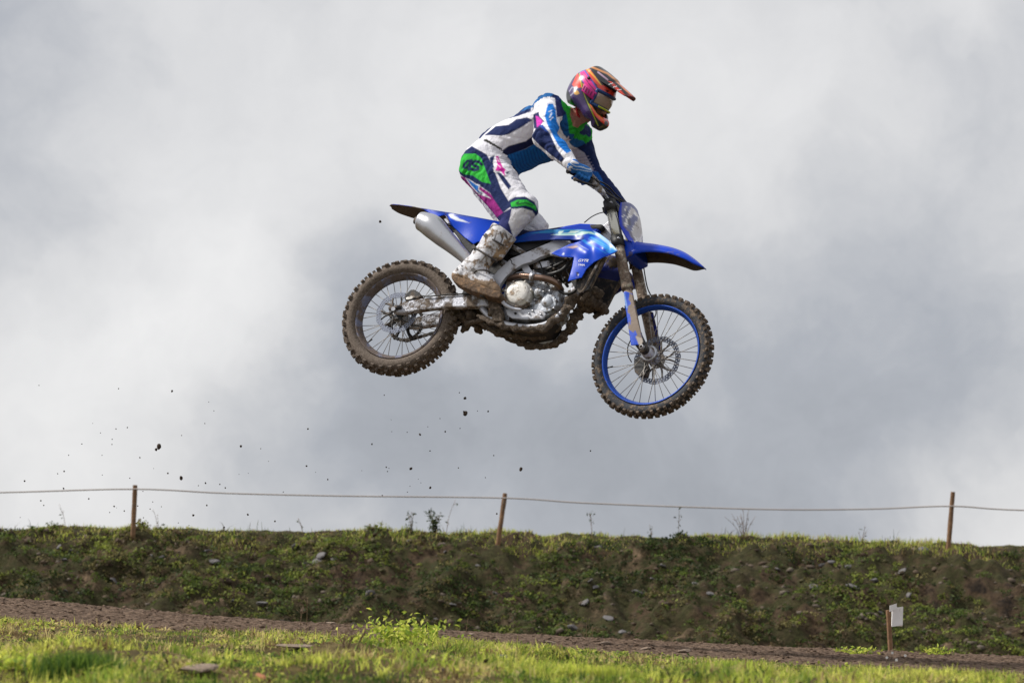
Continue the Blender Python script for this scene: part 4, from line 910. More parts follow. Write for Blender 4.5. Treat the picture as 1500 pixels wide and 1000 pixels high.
def text(name, s, px, py, w, hgt, parent, m_, shear=.25, dirpx=(1, .06), sx=1.0):
    cu = bpy.data.curves.new(name, 'FONT'); cu.body = s; cu.align_x = 'CENTER'; cu.align_y = 'CENTER'; cu.size = 1; cu.shear = shear; cu.extrude = .02; cu.offset = .018
    tmp = bpy.data.objects.new('tmp', cu); COL.objects.link(tmp); me = bpy.data.meshes.new_from_object(tmp.evaluated_get(bpy.context.evaluated_depsgraph_get())); bpy.data.objects.remove(tmp)
    c = L(px, py, w); e1 = L(px + 10 * dirpx[0], py + 10 * dirpx[1], w) - c; e1 /= np.linalg.norm(e1); e2 = np.cross(e1, N0) * -1; e2 = np.cross(N0, e1)
    for v in me.vertices: q = c + (e1 * v.co.x * sx + e2 * v.co.y + N0 * v.co.z * .1) * hgt; v.co = q
    return link(name, me, m_, parent)
text('lettering', 'GYTR', 854, 381.7, .196, .022, shr[0], M_white_p, .35, (1, .03), 1.05); text('lettering', 'YMA', 851.5, 388, .199, .016, shr[0], M_white_p, .1, (1, .03), 1.2)
panel('inner_shroud', [(876, 384), (896, 374), (908, 376), (914, 400), (913, 424), (900, 432), (888, 444), (878, 457.5), (871, 456), (866, 440), (868, 410)], [(880, 390, -.16), (910, 390, -.17), (910, 424, -.18), (876, 455, -.15)], .004, mat('blue_plastic_inner', lin((8, 30, 120)), .45, mud=.22, mscale=9))
# fuel tank top and seat
plate('fuel_tank', [(806, 336), (828, 329.6), (849, 326), (881, 327.5), (885, 331), (878, 336), (872, 345), (850, 350), (810, 350)], .075, .15, M_blue, bev=.02)
plate('tank_strap', [(862, 328), (880, 327.6), (886, 331), (880, 335.5), (866, 336)], .078, .156, M_black, bev=.01)
T('vent_hose', [(856, 326, .0), (866, 318, .02), (876, 313, .03), (886, 310.5, .05)], .003, M_hose)
plate('seat', [(648, 312), (700, 318.5), (738, 327), (776, 337), (800, 334), (828, 329.5), (830, 338), (776, 345), (745, 350), (690, 338), (660, 322)], .072, .144, M_seat, bev=.016)
SPN = [(616.5, 304.5), (640, 308.5), (656, 311), (700, 318.5), (735, 325), (760, 336), (756, 352), (735, 358), (700, 354), (693.5, 357.5), (680, 347.5), (668, 336), (658, 327), (655, 319), (650.5, 314.5), (640, 318), (630, 313)]
spn = panel('side_panel', SPN, [(616, 305, .088), (656, 312, .098), (658, 326, .125), (694, 356, .135), (735, 325, .09), (735, 356, .125), (756, 345, .12)], .004, M_print, None,
      [('p', [(656, 313), (670, 318), (673, 320.5), (678, 322), (687, 326.5), (676, 324.5), (668, 323), (660, 319)], (226, 232, 240)), ('p', [(616, 303), (735, 322), (735, 325), (655, 314), (640, 311)], (28, 60, 150)), ('p', [(651, 313), (656, 316), (658, 324), (653, 321)], (8, 20, 90))], BLUE, 1.1, mirror=True)
tag(spn[0], 'blue side panel with a white flash'); plate('side_panel_insert', [(657, 326), (668, 336), (680, 347.5), (695, 358), (690, 372), (680, 362), (668, 344), (659, 333)], .118, .03, M_black)
plate('silencer_bracket', [(650, 321), (655, 318), (658.5, 327), (655, 327.5)], .14, .03, M_alu, bev=.003)
# rear fender: near edge, spine and far edge rails
def sheet(name, rows, m_, parent=None, thick=.004, n=6, under=None, up=None):
    """rows: list of local-space polylines of equal length"""
    R_ = [np.array(catmull(r_, n)) for r_ in rows]; V = np.concatenate(R_); a, b = len(R_), len(R_[0]); f = [(i * b + j, i * b + j + 1, (i + 1) * b + j + 1, (i + 1) * b + j) for i in range(a - 1) for j in range(b - 1)]
    o = mk(name, V, f, m_, parent or bike); fixn(o)
    if under is None: s_ = o.modifiers.new('solid', 'SOLIDIFY'); s_.thickness = thick; s_.offset = 0; return o
    k = len(f) // 2
    if sum(q.normal @ Vector(up) for q in o.data.polygons) < 0: o.data.flip_normals()
    inner(o, under, thick); return o
near = [(570.5, 301, .02), (576, 298.8, .06), (600, 301.5, .088), (617, 304.8, .09), (650, 310.5, .095), (690, 317.5, .09)]
nl = [L(*q) for q in near]; sp_ = [np.array([p[0], 0, p[2] + .006]) for p in nl]; e1 = [p + np.array([0, .0, -.014]) for p in nl]; q1 = [np.array([p[0], p[1] * .55, p[2] + .004]) for p in nl]
rows = [nl, q1, sp_, [mirr(p) for p in q1], [mirr(p) for p in nl]]
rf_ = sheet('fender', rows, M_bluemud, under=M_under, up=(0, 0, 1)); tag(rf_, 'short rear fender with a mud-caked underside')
# silencer (lofted can)
can = T('silencer', [(612.5, 324, .17), (615, 324.5, .17), (622, 326, .17), (634, 332.5, .17), (648, 346, .168), (662, 358.5, .162), (680, 375.5, .15), (702, 396, .13), (725, 408, .10)], [.030, .050, .058, .066, .057, .047, .036, .028, .021], M_can, seg=28, n=6)
tag(can, 'silver silencer with dented brushed shell'); 
ax = L(612.5, 324, .17) - L(634, 332.5, .17); ax /= np.linalg.norm(ax)
mk('end_cap_seam', *lathe_geo([(.0565, -.003), (.0585, 0), (.0565, .003)], 32, L(622.5, 326.3, .17), ax, N0), M_dark, can); mk('outlet', *lathe_geo([(.018, .018), (.022, .018), (.022, -.02), (.018, -.02)], 20, L(612.5, 324, .17), ax, N0, True), M_dark, can)
for k in range(8):
    a = k * math.pi / 4 + .3; u_ = np.cross(ax, N0); u_ /= np.linalg.norm(u_); w2 = np.cross(ax, u_); c = L(624.5, 327, .17) + (u_ * math.cos(a) + w2 * math.sin(a)) * .058; d = (u_ * math.cos(a) + w2 * math.sin(a)); mk('rivet', *lathe_geo([(0, .003), (.003, .002), (.004, -.002)], 8, c, d, ax), M_dark, can)
# foot pegs, pedal, linkage
plate('peg_bracket', [(711, 434), (726, 436), (738, 458), (735, 470), (722, 470), (717, 452)], .135, .03, M_mud, None, .006, mirror=True)
T('foot_peg', [(716, 437, .12), (706, 432, .20)], .014, M_dark, mirror=True)
T('brake_pedal', [(722, 428, .15), (732, 436, .155), (740, 446, .155), (752, 452, .15), (764, 453.5, .145)], [.009, .010, .010, .009, .007], M_alum)
plate('heel_guard', [(676, 430), (681, 420), (697, 428), (698, 433)], .10, .02, M_black)
T('linkage_arm', [(682, 474, .02), (700, 470, .04), (718, 466, .05)], .014, M_mud, lump=.3); T('linkage_arm', [(690, 474, -.06), (705, 478, -.05), (724, 480, -.05)], .016, M_mud, lump=.35)
T('chain_guide', [(668, 452, .0), (678, 462, -.02), (684, 476, -.05), (676, 486, -.07)], [.018, .026, .026, .014], M_mud, lump=.4)
for px, py, w, r_ in ((700, 482, -.04, .02), (690, 462, .02, .026), (712, 476, -.02, .024), (684, 452, .0, .03), (722, 460, .1, .024), (734, 464, .09, .02)):
    c = L(px, py, w); v, f = tube_geo([c + np.array([0, .05, 0]), c, c - np.array([0, .04, 0])], [r_ * .6, r_, r_ * .6], 12, 7, .4); tag(mk('mud_clump', v, f, M_mud, bike), kind='stuff')
# mud splats on the clutch cover's lower rim
for k in range(9):
    a = math.radians(200 + k * 16); c = L(762.5, 434.5, .12) + np.array([math.cos(a), 0, math.sin(a)]) * .072; v, f = tube_geo([c + np.array([.012 * math.sin(a), 0, -.012 * math.cos(a)]), c, c - np.array([.012 * math.sin(a), .004, -.012 * math.cos(a)])], [.005, .010, .005], 8, 4, .5); tag(mk('mud_clump', v, f, M_mud, bike), kind='stuff')

# ---- front end (all in the steered frame)
FK = [(893, 297, .105), (898, 322, .105), (904, 348, .105), (908.5, 366, .105), (912.5, 394, .105), (918, 422, .105)]
pts = [S(*q) for q in FK]; a0, a1 = pts[0], S(936, 503, .105); fd = a1 - a0
fl = lambda t: a0 + fd * t
for nm, sg in (('near', 1), ('far', -1)):
    g = empty('fork_leg', None, bike); q = (lambda p: p) if sg > 0 else (lambda p: mirr(p, S))
    mk('outer_tube', *tube_geo([q(fl(0)), q(fl(.30))], .0275, 20, 1), M_fork, g); mk('muddy_tube', *tube_geo([q(fl(.30)), q(fl(.36)), q(fl(.58)), q(fl(.60))], [.0275, .0285, .0285, .029], 20, 3), M_forkm, g)
    mk('fork_cap', *tube_geo([q(fl(-.015)), q(fl(.0))], .02, 12, 1), M_steel, g)
    mk('inner_tube', *tube_geo([q(fl(.60)), q(fl(.97))], .024, 16, 1), M_forkm, g)
    mk('seal_ring', *tube_geo([q(fl(.585)), q(fl(.625))], .0315, 18, 1), M_forkm, g)
    ax_ = q(FC + NF * .105) if sg > 0 else mirr(FC + NF * .105, S)
    mk('axle_lug', *tube_geo([q(fl(.93)), q(fl(.97)), ax_ + (q(fl(.97)) - q(fl(.9))) * 0], [.026, .030, .026], 14, 4), M_dark, g)
# fork guards: blue face plates
GD = [(913.5, 428), (916, 426.5), (926, 430), (934, 468), (942, 500), (940, 505), (924.5, 505.5), (922, 490), (917, 455)]
gl = [('m', [(921, 428), (929, 430), (947, 510), (934, 500), (930.5, 488), (926, 478), (924, 466), (920, 458), (922, 445)], 4, (126, 110, 98)), ('m', [(921, 470), (929, 482), (926, 486), (921, 480)], 3, (126, 110, 98)), ('p', [(931, 492), (943, 496), (943, 508), (936, 506)], (176, 166, 158)), ('l', [(914, 431), (918, 450)], 1.3, (120, 160, 226))]
guards = panel('fork_guard', GD, [(915, 428, .140), (926, 432, .136), (924, 505, .145), (941, 502, .140)], .004, M_printm, None, gl, (10, 72, 200), 1.1, fr=S, mirror=True)
fa = FC + NF * .12; LA('axle_end', fa, [(.007, .024), (.012, .024), (.014, .02), (.014, -.02)], M_alum, None, NF, 20); LA('axle_boss', FC + NF * .108, [(.0, .02), (.022, .02), (.026, .01), (.026, -.03)], M_dark, None, NF, 20)
mk('axle', *tube_geo([FC + NF * .115, FC - NF * .125], .011, 12, 1), M_steel, bike); LA('hub_ring', FC + NF * .036, [(.034, .012), (.044, .012), (.046, .006), (.046, -.006), (.034, -.006)], M_steel, None, NF, 32); LA('wheel_spacer', FC + NF * .045, [(.022, .05), (.030, .04), (.036, .0)], M_alum, None, NF, 24)
fcal = plate('brake_caliper', [(928, 527), (935, 521), (942, 524), (947, 536), (944, 548), (936, 550), (929, 544)], -.02, .06, M_dark, bev=.006, fr=S)
T('brake_hose', [(925, 530, -.07), (920, 520, -.1), (920, 507, -.1), (927, 492, -.12)], .003, M_hose, fr=S); T('brake_hose', [(942, 386, -.13), (948, 420, -.14), (956, 438, -.14), (961, 458, -.12), (955, 470, -.10)], .0035, M_hose, fr=S)
# triple clamps
TC = empty('triple_clamp', None, bike)
for py, nm in ((0.025, 'upper'), (.285, 'lower')):
    for sg in (1, -1):
        q = (lambda p: p) if sg > 0 else (lambda p: mirr(p, S)); mk('clamp_ring', *tube_geo([q(fl(py - .035)), q(fl(py + .04))], .0355, 18, 1), M_black, TC); LA('pinch_bolt', q(fl(py)) + NF * .028 * sg + SF * .02, [(0, .012), (.006, .012), (.007, 0), (.007, -.02)], M_steel, TC, NF * sg, 8)
    A_, B_ = fl(py), mirr(fl(py), S); mk('clamp_bridge', *box_geo((A_ + B_) / 2 - SF * .015, [NF, SF, sax], [.10, .035, .016]), M_black, TC, False)
mk('steering_stem', *tube_geo([(fl(0) + mirr(fl(0), S)) / 2 - SF * .03, (fl(.3) + mirr(fl(.3), S)) / 2 - SF * .03], .026, 14, 1), M_dark, TC)
plate('head_tube', [(868, 345), (884, 330), (893, 322), (905, 352), (898, 362), (884, 352)], .04, .08, M_alu)
# handlebar
HB = [(833, 249, .395), (850, 257.5, .33), (866, 268, .262), (876, 275, .20), (884, 285, .13), (891, 295, .075), (896, 300, .03)]
hb = [S(*q) for q in HB]; full = hb + [mirr(p, S) for p in hb[::-1]]
bar = mk('handlebar', *tube_geo(full, .0135, 12, 6), M_steel, bike)
for sg in (1, -1):
    q = (lambda p: p) if sg > 0 else (lambda p: mirr(p, S)); mk('grip', *tube_geo([q(hb[0]), q(S(834, 249.8, .391)), q(S(835.5, 250.4, .385)), q(S(862, 265.5, .278)), q(S(863, 266, .274)), q(S(865, 267.2, .266))], [.021, .021, .0165, .0165, .022, .022], 14, 1), M_grip, bar)
    mk('bar_end', *tube_geo([q(hb[0] + (hb[0] - hb[1]) * .06), q(hb[0])], .020, 14, 1), M_grip, bar)
    mk('lever_clamp', *tube_geo([q(S(866, 267, .262)), q(S(873, 272, .23))], .024, 12, 1), M_alum, bar)
    tip = S(835, 254.5, .385) + SF * .02 - sax * .045
    mk('lever', *tube_geo([q(S(871, 271, .245) + SF * .015 - sax * .01), q(S(862, 268, .275) + SF * .03 - sax * .03), q(S(848, 261, .33) + SF * .026 - sax * .042), q(tip)], [.009, .008, .007, .0085], 8, 5), M_dark, bar)
    mk('lever_tip', *lathe_geo([(0, .011), (.008, .008), (.011, 0), (.008, -.008), (0, -.011)], 12, q(tip), NF, SF), M_dark, bar)
mk('bar_mount', *tube_geo([hb[5], mirr(hb[5], S)], .027, 14, 1), M_black, bar)
plate('brake_reservoir', [(862, 257), (868, 254), (874, 261), (876, 265), (870, 266), (864, 262)], .262, .035, M_black, bev=.005, fr=S); plate('reservoir_lid', [(864, 256), (868, 254.5), (873, 261), (869, 262)], .266, .008, M_alum, bev=.002, fr=S)
plate('throttle_housing', [(868, 264), (878, 270), (884, 279), (878, 283), (868, 275), (865, 268)], .25, .05, M_alum, bev=.008, fr=S)
for q in ([(874, 264, .24), (890, 272, .16), (903, 286, .06), (917, 297, -.02)], [(876, 268, .24), (890, 282, .15), (906, 292, .08), (924, 300, .0)], [(878, 276, .23), (890, 284, .2), (903, 292, .12), (912, 300, .06)], [(880, 280, .2), (886, 291, .14), (896, 300, .09)], [(881, 272, .20), (893, 280, .12), (904, 294, .06)]):
    T('control_cable', q, .0042, M_hose, fr=S)
# number plate
def grid3(cols, n=14, m_=10):
    """cols: list of 3 (near, centre, far) px polylines with their w; quadratic across, catmull along"""
    C = []
    for line, w in cols: C.append(np.array(catmull([np.array([*p, w], float) for p in line], n // (len(line) - 1) + 1)))
    k = len(C[0]); V = []; Q = []
    for i in range(k):
        for j in range(m_ + 1):
            t = j / m_; a = C[0][i] * (1 - t) * (1 - 2 * t) + C[1][i] * 4 * t * (1 - t) + C[2][i] * t * (2 * t - 1); Q.append(a[:2]); V.append(S(*a))
    f = [(i * (m_ + 1) + j, i * (m_ + 1) + j + 1, (i + 1) * (m_ + 1) + j + 1, (i + 1) * (m_ + 1) + j) for i in range(k - 1) for j in range(m_)]
    return np.array(V), f, np.array(Q)
V, f, Q = grid3([([(909, 297), (906.5, 312), (907.5, 328), (913, 341), (921, 353)], .11), ([(923, 298), (931, 314), (935, 332), (937, 346), (938, 357)], 0), ([(934, 309), (936.5, 322), (938, 338), (939.5, 350), (940.5, 357)], -.11)], 32, 26)
px_ = Q + 0; sw = fbm(np.stack([Q[:, 0] * .9 + Q[:, 1] * .35, Q[:, 1] * .28, 0 * Q[:, 0]], -1), .22, 3)
col = np.where((sw > .15)[:, None], np.array(lin((120, 124, 160))), np.where((sw < -.25)[:, None], np.array(lin((196, 192, 192))), np.array(lin((240, 239, 240)))))
for poly, c_ in (([(900, 290), (911.5, 296), (909.5, 312), (910.5, 327), (918, 335), (926, 345), (929, 353), (918, 356), (900, 330)], (10, 50, 190)), ([(911, 292), (926, 296), (936, 308), (936, 318), (930, 308), (922, 302), (911, 302)], (96, 100, 150)), ([(911, 328), (918, 333), (926, 342), (930, 353), (927, 352), (921, 341)], (120, 116, 140)), ([(916, 309), (919, 307), (920, 315), (917, 318)], (96, 98, 116)), ([(918, 322), (923, 318), (925, 332), (921, 330)], (110, 112, 128))): col[inpoly(px_, poly)] = lin(c_)
npl = mk('number_plate', V, f, M_printm, bike, True, col); fixn(npl); s_ = npl.modifiers.new('solid', 'SOLIDIFY'); s_.thickness = .004; s_.offset = 0; tag(npl, 'scuffed silver front plate with blue edge')
# front fender
top = [(912, 353), (926, 352.5), (940, 355), (960, 357.5), (985, 362.5), (1003, 369.5), (1018, 379.5), (1031, 390.5)]
nea = [(914, 382), (921, 376), (934, 370.5), (956, 368.8), (980, 371.5), (1002, 379), (1017, 387), (1031.5, 393)]
far = [(922, 396), (930, 391), (942, 386.5), (962, 384.5), (985, 386.5), (1003, 391.5), (1018, 396.5), (1031, 394.5)]
wt = [.045, .05, .05, .05, .045, .04, .03, .015]; wn = [.085, .09, .095, .098, .092, .08, .06, .025]
A = [S(x, y, w) for (x, y), w in zip(top, wt)]; B = [S(x, y, w) for (x, y), w in zip(nea, wn)]; C_ = [S(x, y, -w) for (x, y), w in zip(far, wn)]
Bo = [b_ * .35 + a_ * .65 + NF * .012 for a_, b_ in zip(A, B)]; Bm = [b_ * .75 + a_ * .25 + NF * .01 for a_, b_ in zip(A, B)]
mA = [mirr(p, S) for p in A]; mid = [(a_ + b_) / 2 - sax * .004 for a_, b_ in zip(A, mA)]
Co = [mirr(p, S) * .5 + (c_ * .35 + a_ * .65) * .5 for p, c_, a_ in zip(Bo, C_, mA)]
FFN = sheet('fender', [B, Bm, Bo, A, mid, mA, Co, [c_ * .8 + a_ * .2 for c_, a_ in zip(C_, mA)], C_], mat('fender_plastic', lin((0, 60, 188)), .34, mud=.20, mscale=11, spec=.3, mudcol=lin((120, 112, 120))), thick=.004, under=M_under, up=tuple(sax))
tag(FFN, 'long pointed blue fender over the front wheel')
plate('plate_mount', [(906, 345), (918, 352), (928, 352), (930, 372), (918, 378), (908, 372), (905, 356)], .09, .18, M_blue, bev=.01, fr=S)
# ================================================================== the rider
rider = empty('person', bike_m); tag(rider, 'person in white, navy and green motocross kit standing on the pegs of the airborne motorcycle', 'person')
M_cloth = mat('printed_jersey_cloth', (0, 0, 0), .82, attr=True, bump=.8, bscale=36, spec=.2, mud=.05, mscale=70)
M_boot = mat('muddy_boot', (0, 0, 0), .5, attr=True, mud=.33, mscale=22, bump=.35, bscale=70, mudcol=lin((158, 134, 110)))
M_sole = mat('muddy_sole', lin((92, 74, 60)), .85, mud=.5, mscale=18, bump=.5, mudcol=lin((146, 116, 88)))
M_glove = mat('glove_cloth', (0, 0, 0), .75, attr=True, bump=.3, bscale=160)
M_shell = mat('helmet_paint', (0, 0, 0), .28, attr=True, coat=.4, bump=.03)
M_lens = mat('goggle_lens', lin((168, 150, 142)), .1, .35, bump=0, coat=.6)
M_skin = mat('skin', lin((176, 128, 112)), .55, bump=.1)
M_strap = mat('boot_strap', lin((60, 54, 52)), .5, mud=.2, mscale=24)
V3 = lambda q: np.asarray(q, float)
LAT = np.array([0, 1., 0])
J = {}
pel = L(706, 236, .10); pel[1] = 0; J['pel'] = pel
def ctr(px, py): return L(px, py, 0)
wai, midt, che, upc, nek = ctr(733, 223), ctr(760, 212), ctr(794, 195), ctr(822, 183), ctr(848, 174)
shN, elN, wrN = L(804, 160, .185), L(798, 201, .36), L(839, 242, .395)
shF, elF, wrF = L(847, 197, -.185), L(864, 246, -.33), L(920, 313, -.37)
hipN, knN, anN = L(708, 240, .095), L(768, 305, .165), L(700, 392, .175)
hipF = mirr(hipN); knF = mirr(knN) + np.array([-.055, -.03, .012]); anF = mirr(anN)
allp = np.stack([pel, wai, midt, che, upc, nek, shN, elN, wrN, shF, elF, wrF, hipN, knN, anN, knF, anF])
lo = allp.min(0) - .2; hi = allp.max(0) + .2; Hh = .0052
B_ = SDF(lo, hi, Hh)
# pids: 1 torso 2 near arm 3 far arm 4 near leg 5 far leg 6 neck
def tor(a, b, ra, rb, f, pid, k=.05): B_.cone(a, b, ra, rb, k, pid, LAT, f)
tor(pel + np.array([.015, 0, 0]), wai, .122, .116, 1.3, 1); tor(wai, midt, .118, .128, 1.30, 1); tor(midt, che, .128, .134, 1.33, 1); tor(che, upc, .132, .096, 1.45, 1)
tor(upc, upc * .55 + nek * .45, .085, .062, 1.2, 1, .05)
B_.cone(nek - (nek - upc) * .2, nek + np.array([.05, -.01, .06]), .056, .054, .02, 6)
B_.cone(shN + (upc - shN) * .35, shN, .082, .078, .05, 1); B_.cone(shN, shN * .45 + elN * .55, .077, .064, .03, 2); B_.cone(shN * .45 + elN * .55, elN, .064, .060, .02, 2)
B_.cone(elN, elN * .55 + wrN * .45, .060, .054, .03, 2); B_.cone(elN * .55 + wrN * .45, wrN, .054, .036, .02, 2)
B_.cone(shF + (upc - shF) * .35, shF, .084, .078, .05, 1); B_.cone(shF, shF * .5 + elF * .5, .070, .060, .03, 3); B_.cone(shF * .5 + elF * .5, elF, .060, .052, .02, 3)
B_.cone(elF, elF * .6 + wrF * .4, .050, .044, .03, 3); B_.cone(elF * .6 + wrF * .4, wrF, .044, .034, .02, 3)
for hp_, kn_, an_, pid in ((hipN, knN, anN, 4), (hipF, knF, anF, 5)):
    B_.cone(hp_ + np.array([-.012, 0, -.002]), hp_ * .6 + kn_ * .4, .113, .098, .05, pid); B_.cone(hp_ * .6 + kn_ * .4, kn_, .098, .070, .03, pid); B_.cone(kn_ + np.array([.004, 0, .004]), kn_ + (an_ - kn_) * .12, .073, .068, .03, pid)
    B_.cone(hp_ + np.array([-.02, 0, -.035]), kn_ + np.array([-.075, 0, -.045]), .100, .062, .04, pid)
    B_.cone(kn_ + (an_ - kn_) * .1, kn_ + (an_ - kn_) * .5, .068, .050, .02, pid)
v, f, pid = B_.mesh()
# cloth folds
nr = vnormals(v, f)
def along(a, b, p): d = (b - a) / np.linalg.norm(b - a); return (p - a) @ d
fold = np.zeros(len(v))
for ids, a, b, fr_, amp in (((2,), shN, elN, 150, .0058), ((3,), shF, wrF, 130, .005), ((4,), hipN, knN, 95, .006), ((5,), hipF, knF, 95, .006), ((1,), pel, che, 80, .008)):
    m_ = np.isin(pid, ids); q = v[m_]; s = along(a, b, q); nzv = fbm(q, 9, 3)
    msk = np.clip(.5 + 1.1 * fbm(q + 3, 7, 2), 0, 1)
    fold[m_] = 1.25 * amp * (np.abs(np.sin(s * fr_ * .5 + 3.6 * nzv)) - .6) * msk + .0045 * fbm(q + 8, 15, 3)
fold[pid == 6] = 0
v = v + nr * fold[:, None]
px = proj(to_world(v))
vm = v.copy(); vm[:, 1] = -np.abs(vm[:, 1]); pxm = proj(to_world(vm))          # design repeats left and right
NV, WH, LG, GRN, MAG, TEA = (24, 40, 88), (242, 242, 251), (206, 206, 216), (48, 178, 62), (152, 40, 130), (24, 98, 166)
tl = [('p', [(686, 216), (700, 198), (713, 182), (740, 166), (762, 158), (800, 134), (830, 132), (843, 146), (815, 152), (800, 148), (783, 161), (760, 170), (741, 175), (724, 183), (708, 198), (698, 210)], NV),
      ('p', [(740, 173), (746, 163), (764, 160), (752, 171)], (30, 100, 172)), ('p', [(762, 164), (783, 146), (800, 136), (816, 135), (800, 146), (780, 158)], (34, 98, 160)),
      ('p', [(709, 199), (726, 185), (745, 183), (756, 175), (772, 172), (780, 176), (765, 186), (745, 197), (735, 199), (720, 198)], NV), ('p', [(778, 158), (790, 156), (787, 168), (776, 170)], (210, 212, 226)),
      ('p', [(733, 222), (745, 214), (770, 207), (786, 195), (796, 200), (800, 214), (785, 210), (770, 218), (745, 228), (737, 230)], (22, 28, 66)),
      ('p', [(736, 230), (770, 218), (788, 208), (808, 220), (834, 228), (840, 240), (806, 262), (770, 268), (752, 262), (745, 246)], TEA), ('p', [(788, 205), (800, 212), (815, 221), (822, 235), (806, 228), (795, 218)], (20, 26, 64)),
      ('p', [(812, 136), (844, 144), (850, 170), (872, 205), (874, 230), (846, 228), (838, 215), (822, 190), (812, 160)], (30, 50, 104)), ('p', [(816, 174), (832, 166), (840, 190), (840, 204), (826, 198)], (28, 92, 156)), ('p', [(836, 206), (858, 205), (856, 216), (840, 216)], (28, 70, 124)),
      ('p', [(822, 145), (832, 141), (842, 148), (837, 158), (839, 180), (846, 186), (852, 180), (858, 174), (868, 200), (862, 205), (852, 192), (846, 197), (834, 196), (832, 180), (829, 164), (823, 158)], GRN),
      ('p', [(828, 206), (833, 199), (834, 209), (840, 213), (833, 213)], (224, 220, 230)), ('p', [(830, 206), (833, 203), (833, 211)], (190, 60, 130)), ('p', [(836, 214), (856, 216), (842, 218)], (214, 214, 224))]
for k in range(14): x = 744 + k * 4.6; tl.insert(7, ('l', [(x, 228 - k * 1.2), (x + 9, 262 - k * 1.6)], .55, (16, 64, 124)))
SKN = [('p', [(836, 158), (846, 150), (858, 160), (860, 178), (852, 182), (846, 187.5), (840, 185), (837.5, 178), (835, 168)], (178, 128, 114))]
pl_ = [('p', [(676, 228), (680, 222), (691, 214), (697, 217.5), (713, 226.4), (718, 235.5), (722, 246), (726, 255), (733.7, 276), (744, 293), (748, 303), (735, 313), (722, 296), (718, 283), (702.5, 272), (683, 263), (670, 252)], NV),
       ('p', [(672, 236), (680, 225.5), (696, 225), (705, 231.6), (719, 269.5), (706, 266.7), (692, 257), (679, 255.5), (670, 248)], GRN),
       ('l', [(705.4, 241), (701, 237), (696, 236.5), (692, 239), (694, 242.5), (700, 244.5), (700, 248), (694, 249.5), (689, 246.5)], 2.1, (22, 36, 80)), ('l', [(691, 235), (684.5, 236), (680, 241), (679.5, 245.5), (683, 246), (687, 241), (691, 235.5), (686.5, 249)], 1.9, (22, 36, 80)),
       ('p', [(668, 256), (681, 260), (702.5, 273), (718, 283.6), (724.6, 294), (738, 313), (726, 328), (700, 314), (672, 282)], MAG),
       ('p', [(681, 260.5), (688, 263), (698.6, 270), (703, 270.5), (702, 277.5), (720, 291.5), (700, 284), (690, 273)], (232, 234, 244)), ('p', [(684, 262.5), (689, 265), (698, 271.5), (701, 272), (700, 278.5), (707, 284.5), (699.5, 281), (691, 272)], (36, 116, 206)),
       ('p', [(717, 231), (724.8, 227.4), (722, 238), (724, 246), (720, 246)], NV), ('p', [(727, 252), (735, 254), (749, 273), (745.2, 278), (736, 266)], NV), ('p', [(738, 252.5), (747, 251), (743, 255)], NV),
       ('p', [(724.5, 227), (730.8, 226.5), (735.3, 237.5), (738.5, 244), (744, 248), (740.8, 252.6), (742.5, 263), (733, 253), (723, 252), (727, 242)], (236, 236, 244)), ('p', [(726.3, 229), (729.8, 228.6), (733.5, 238.5), (736.4, 245), (741, 248.7), (738.8, 252), (740.6, 259), (733.8, 251), (725.3, 250), (728.8, 242)], (214, 44, 166)), ('l', [(728.5, 232), (731, 237)], .8, (236, 200, 230)), ('l', [(730, 242), (733, 245)], .7, (236, 200, 230)),
       ('p', [(743, 296), (748, 292), (754.5, 288.5), (769, 288), (783, 296), (789, 310), (790, 326), (780, 309), (766, 305), (750, 306), (742, 300)], NV), ('p', [(748, 297), (758.5, 292.5), (771.5, 292.6), (785, 302), (786, 309), (778, 303.5), (769, 301), (758.5, 302.4), (749, 302.8)], (50, 184, 66)), ('l', [(756, 297.5), (760, 295.5), (757, 299), (770, 297), (780, 301)], .8, (24, 60, 50)),
       ('p', [(726, 320), (736, 312), (750, 304), (748, 316), (745, 326), (752, 347), (735, 345), (715, 335)], (40, 46, 100))]
WHp = (230, 230, 239)
al = [('p', [(798, 171), (800, 161), (803, 152), (810, 152), (814, 161), (815.5, 178), (822, 191), (830, 206), (839.5, 220.5), (830, 225), (818, 213.5), (810, 199), (802, 183)], (24, 120, 212)),
      ('p', [(784, 190), (787, 186), (795.6, 186.6), (806, 197), (816, 219), (827, 233), (822, 238), (808, 228), (790, 213), (778, 200)], NV),
      ('p', [(781, 168), (784.5, 166), (789, 164), (790.5, 171), (797, 177.5), (792, 183), (806, 197), (788, 190), (782, 188)], (34, 40, 92)), ('p', [(784.6, 169.5), (789.2, 171.5), (795.6, 178.5), (791, 183.5), (786.5, 186.5)], (206, 60, 176)),
      ('p', [(789, 184), (795, 183), (806, 196), (800, 193)], (40, 80, 170)), ('l', [(808, 166), (805, 172)], .9, (226, 232, 244)), ('l', [(810, 172), (806, 176)], .7, (226, 232, 244)), ('l', [(804, 164), (808, 162)], .7, (226, 232, 244)),
      ('p', [(812, 136), (824, 140), (826, 170), (816, 172), (813.5, 150)], (44, 52, 108))]
fl_ = [('p', [(834, 210), (856, 224), (868, 246), (873, 262), (885, 282), (897, 304), (878, 310), (858, 286), (840, 262), (828, 236)], (188, 186, 206))]
for k in range(16): fl_.append(('l', [(842 + k * 2.4, 232 + k * 4.6), (862 + k * 2.2, 229 + k * 4.4)], .5, (150, 148, 176)))
fl_ += [('p', [(866, 250), (876, 252), (882, 262), (886, 275), (878, 272)], (30, 96, 180))]
col = np.empty((len(v), 3))
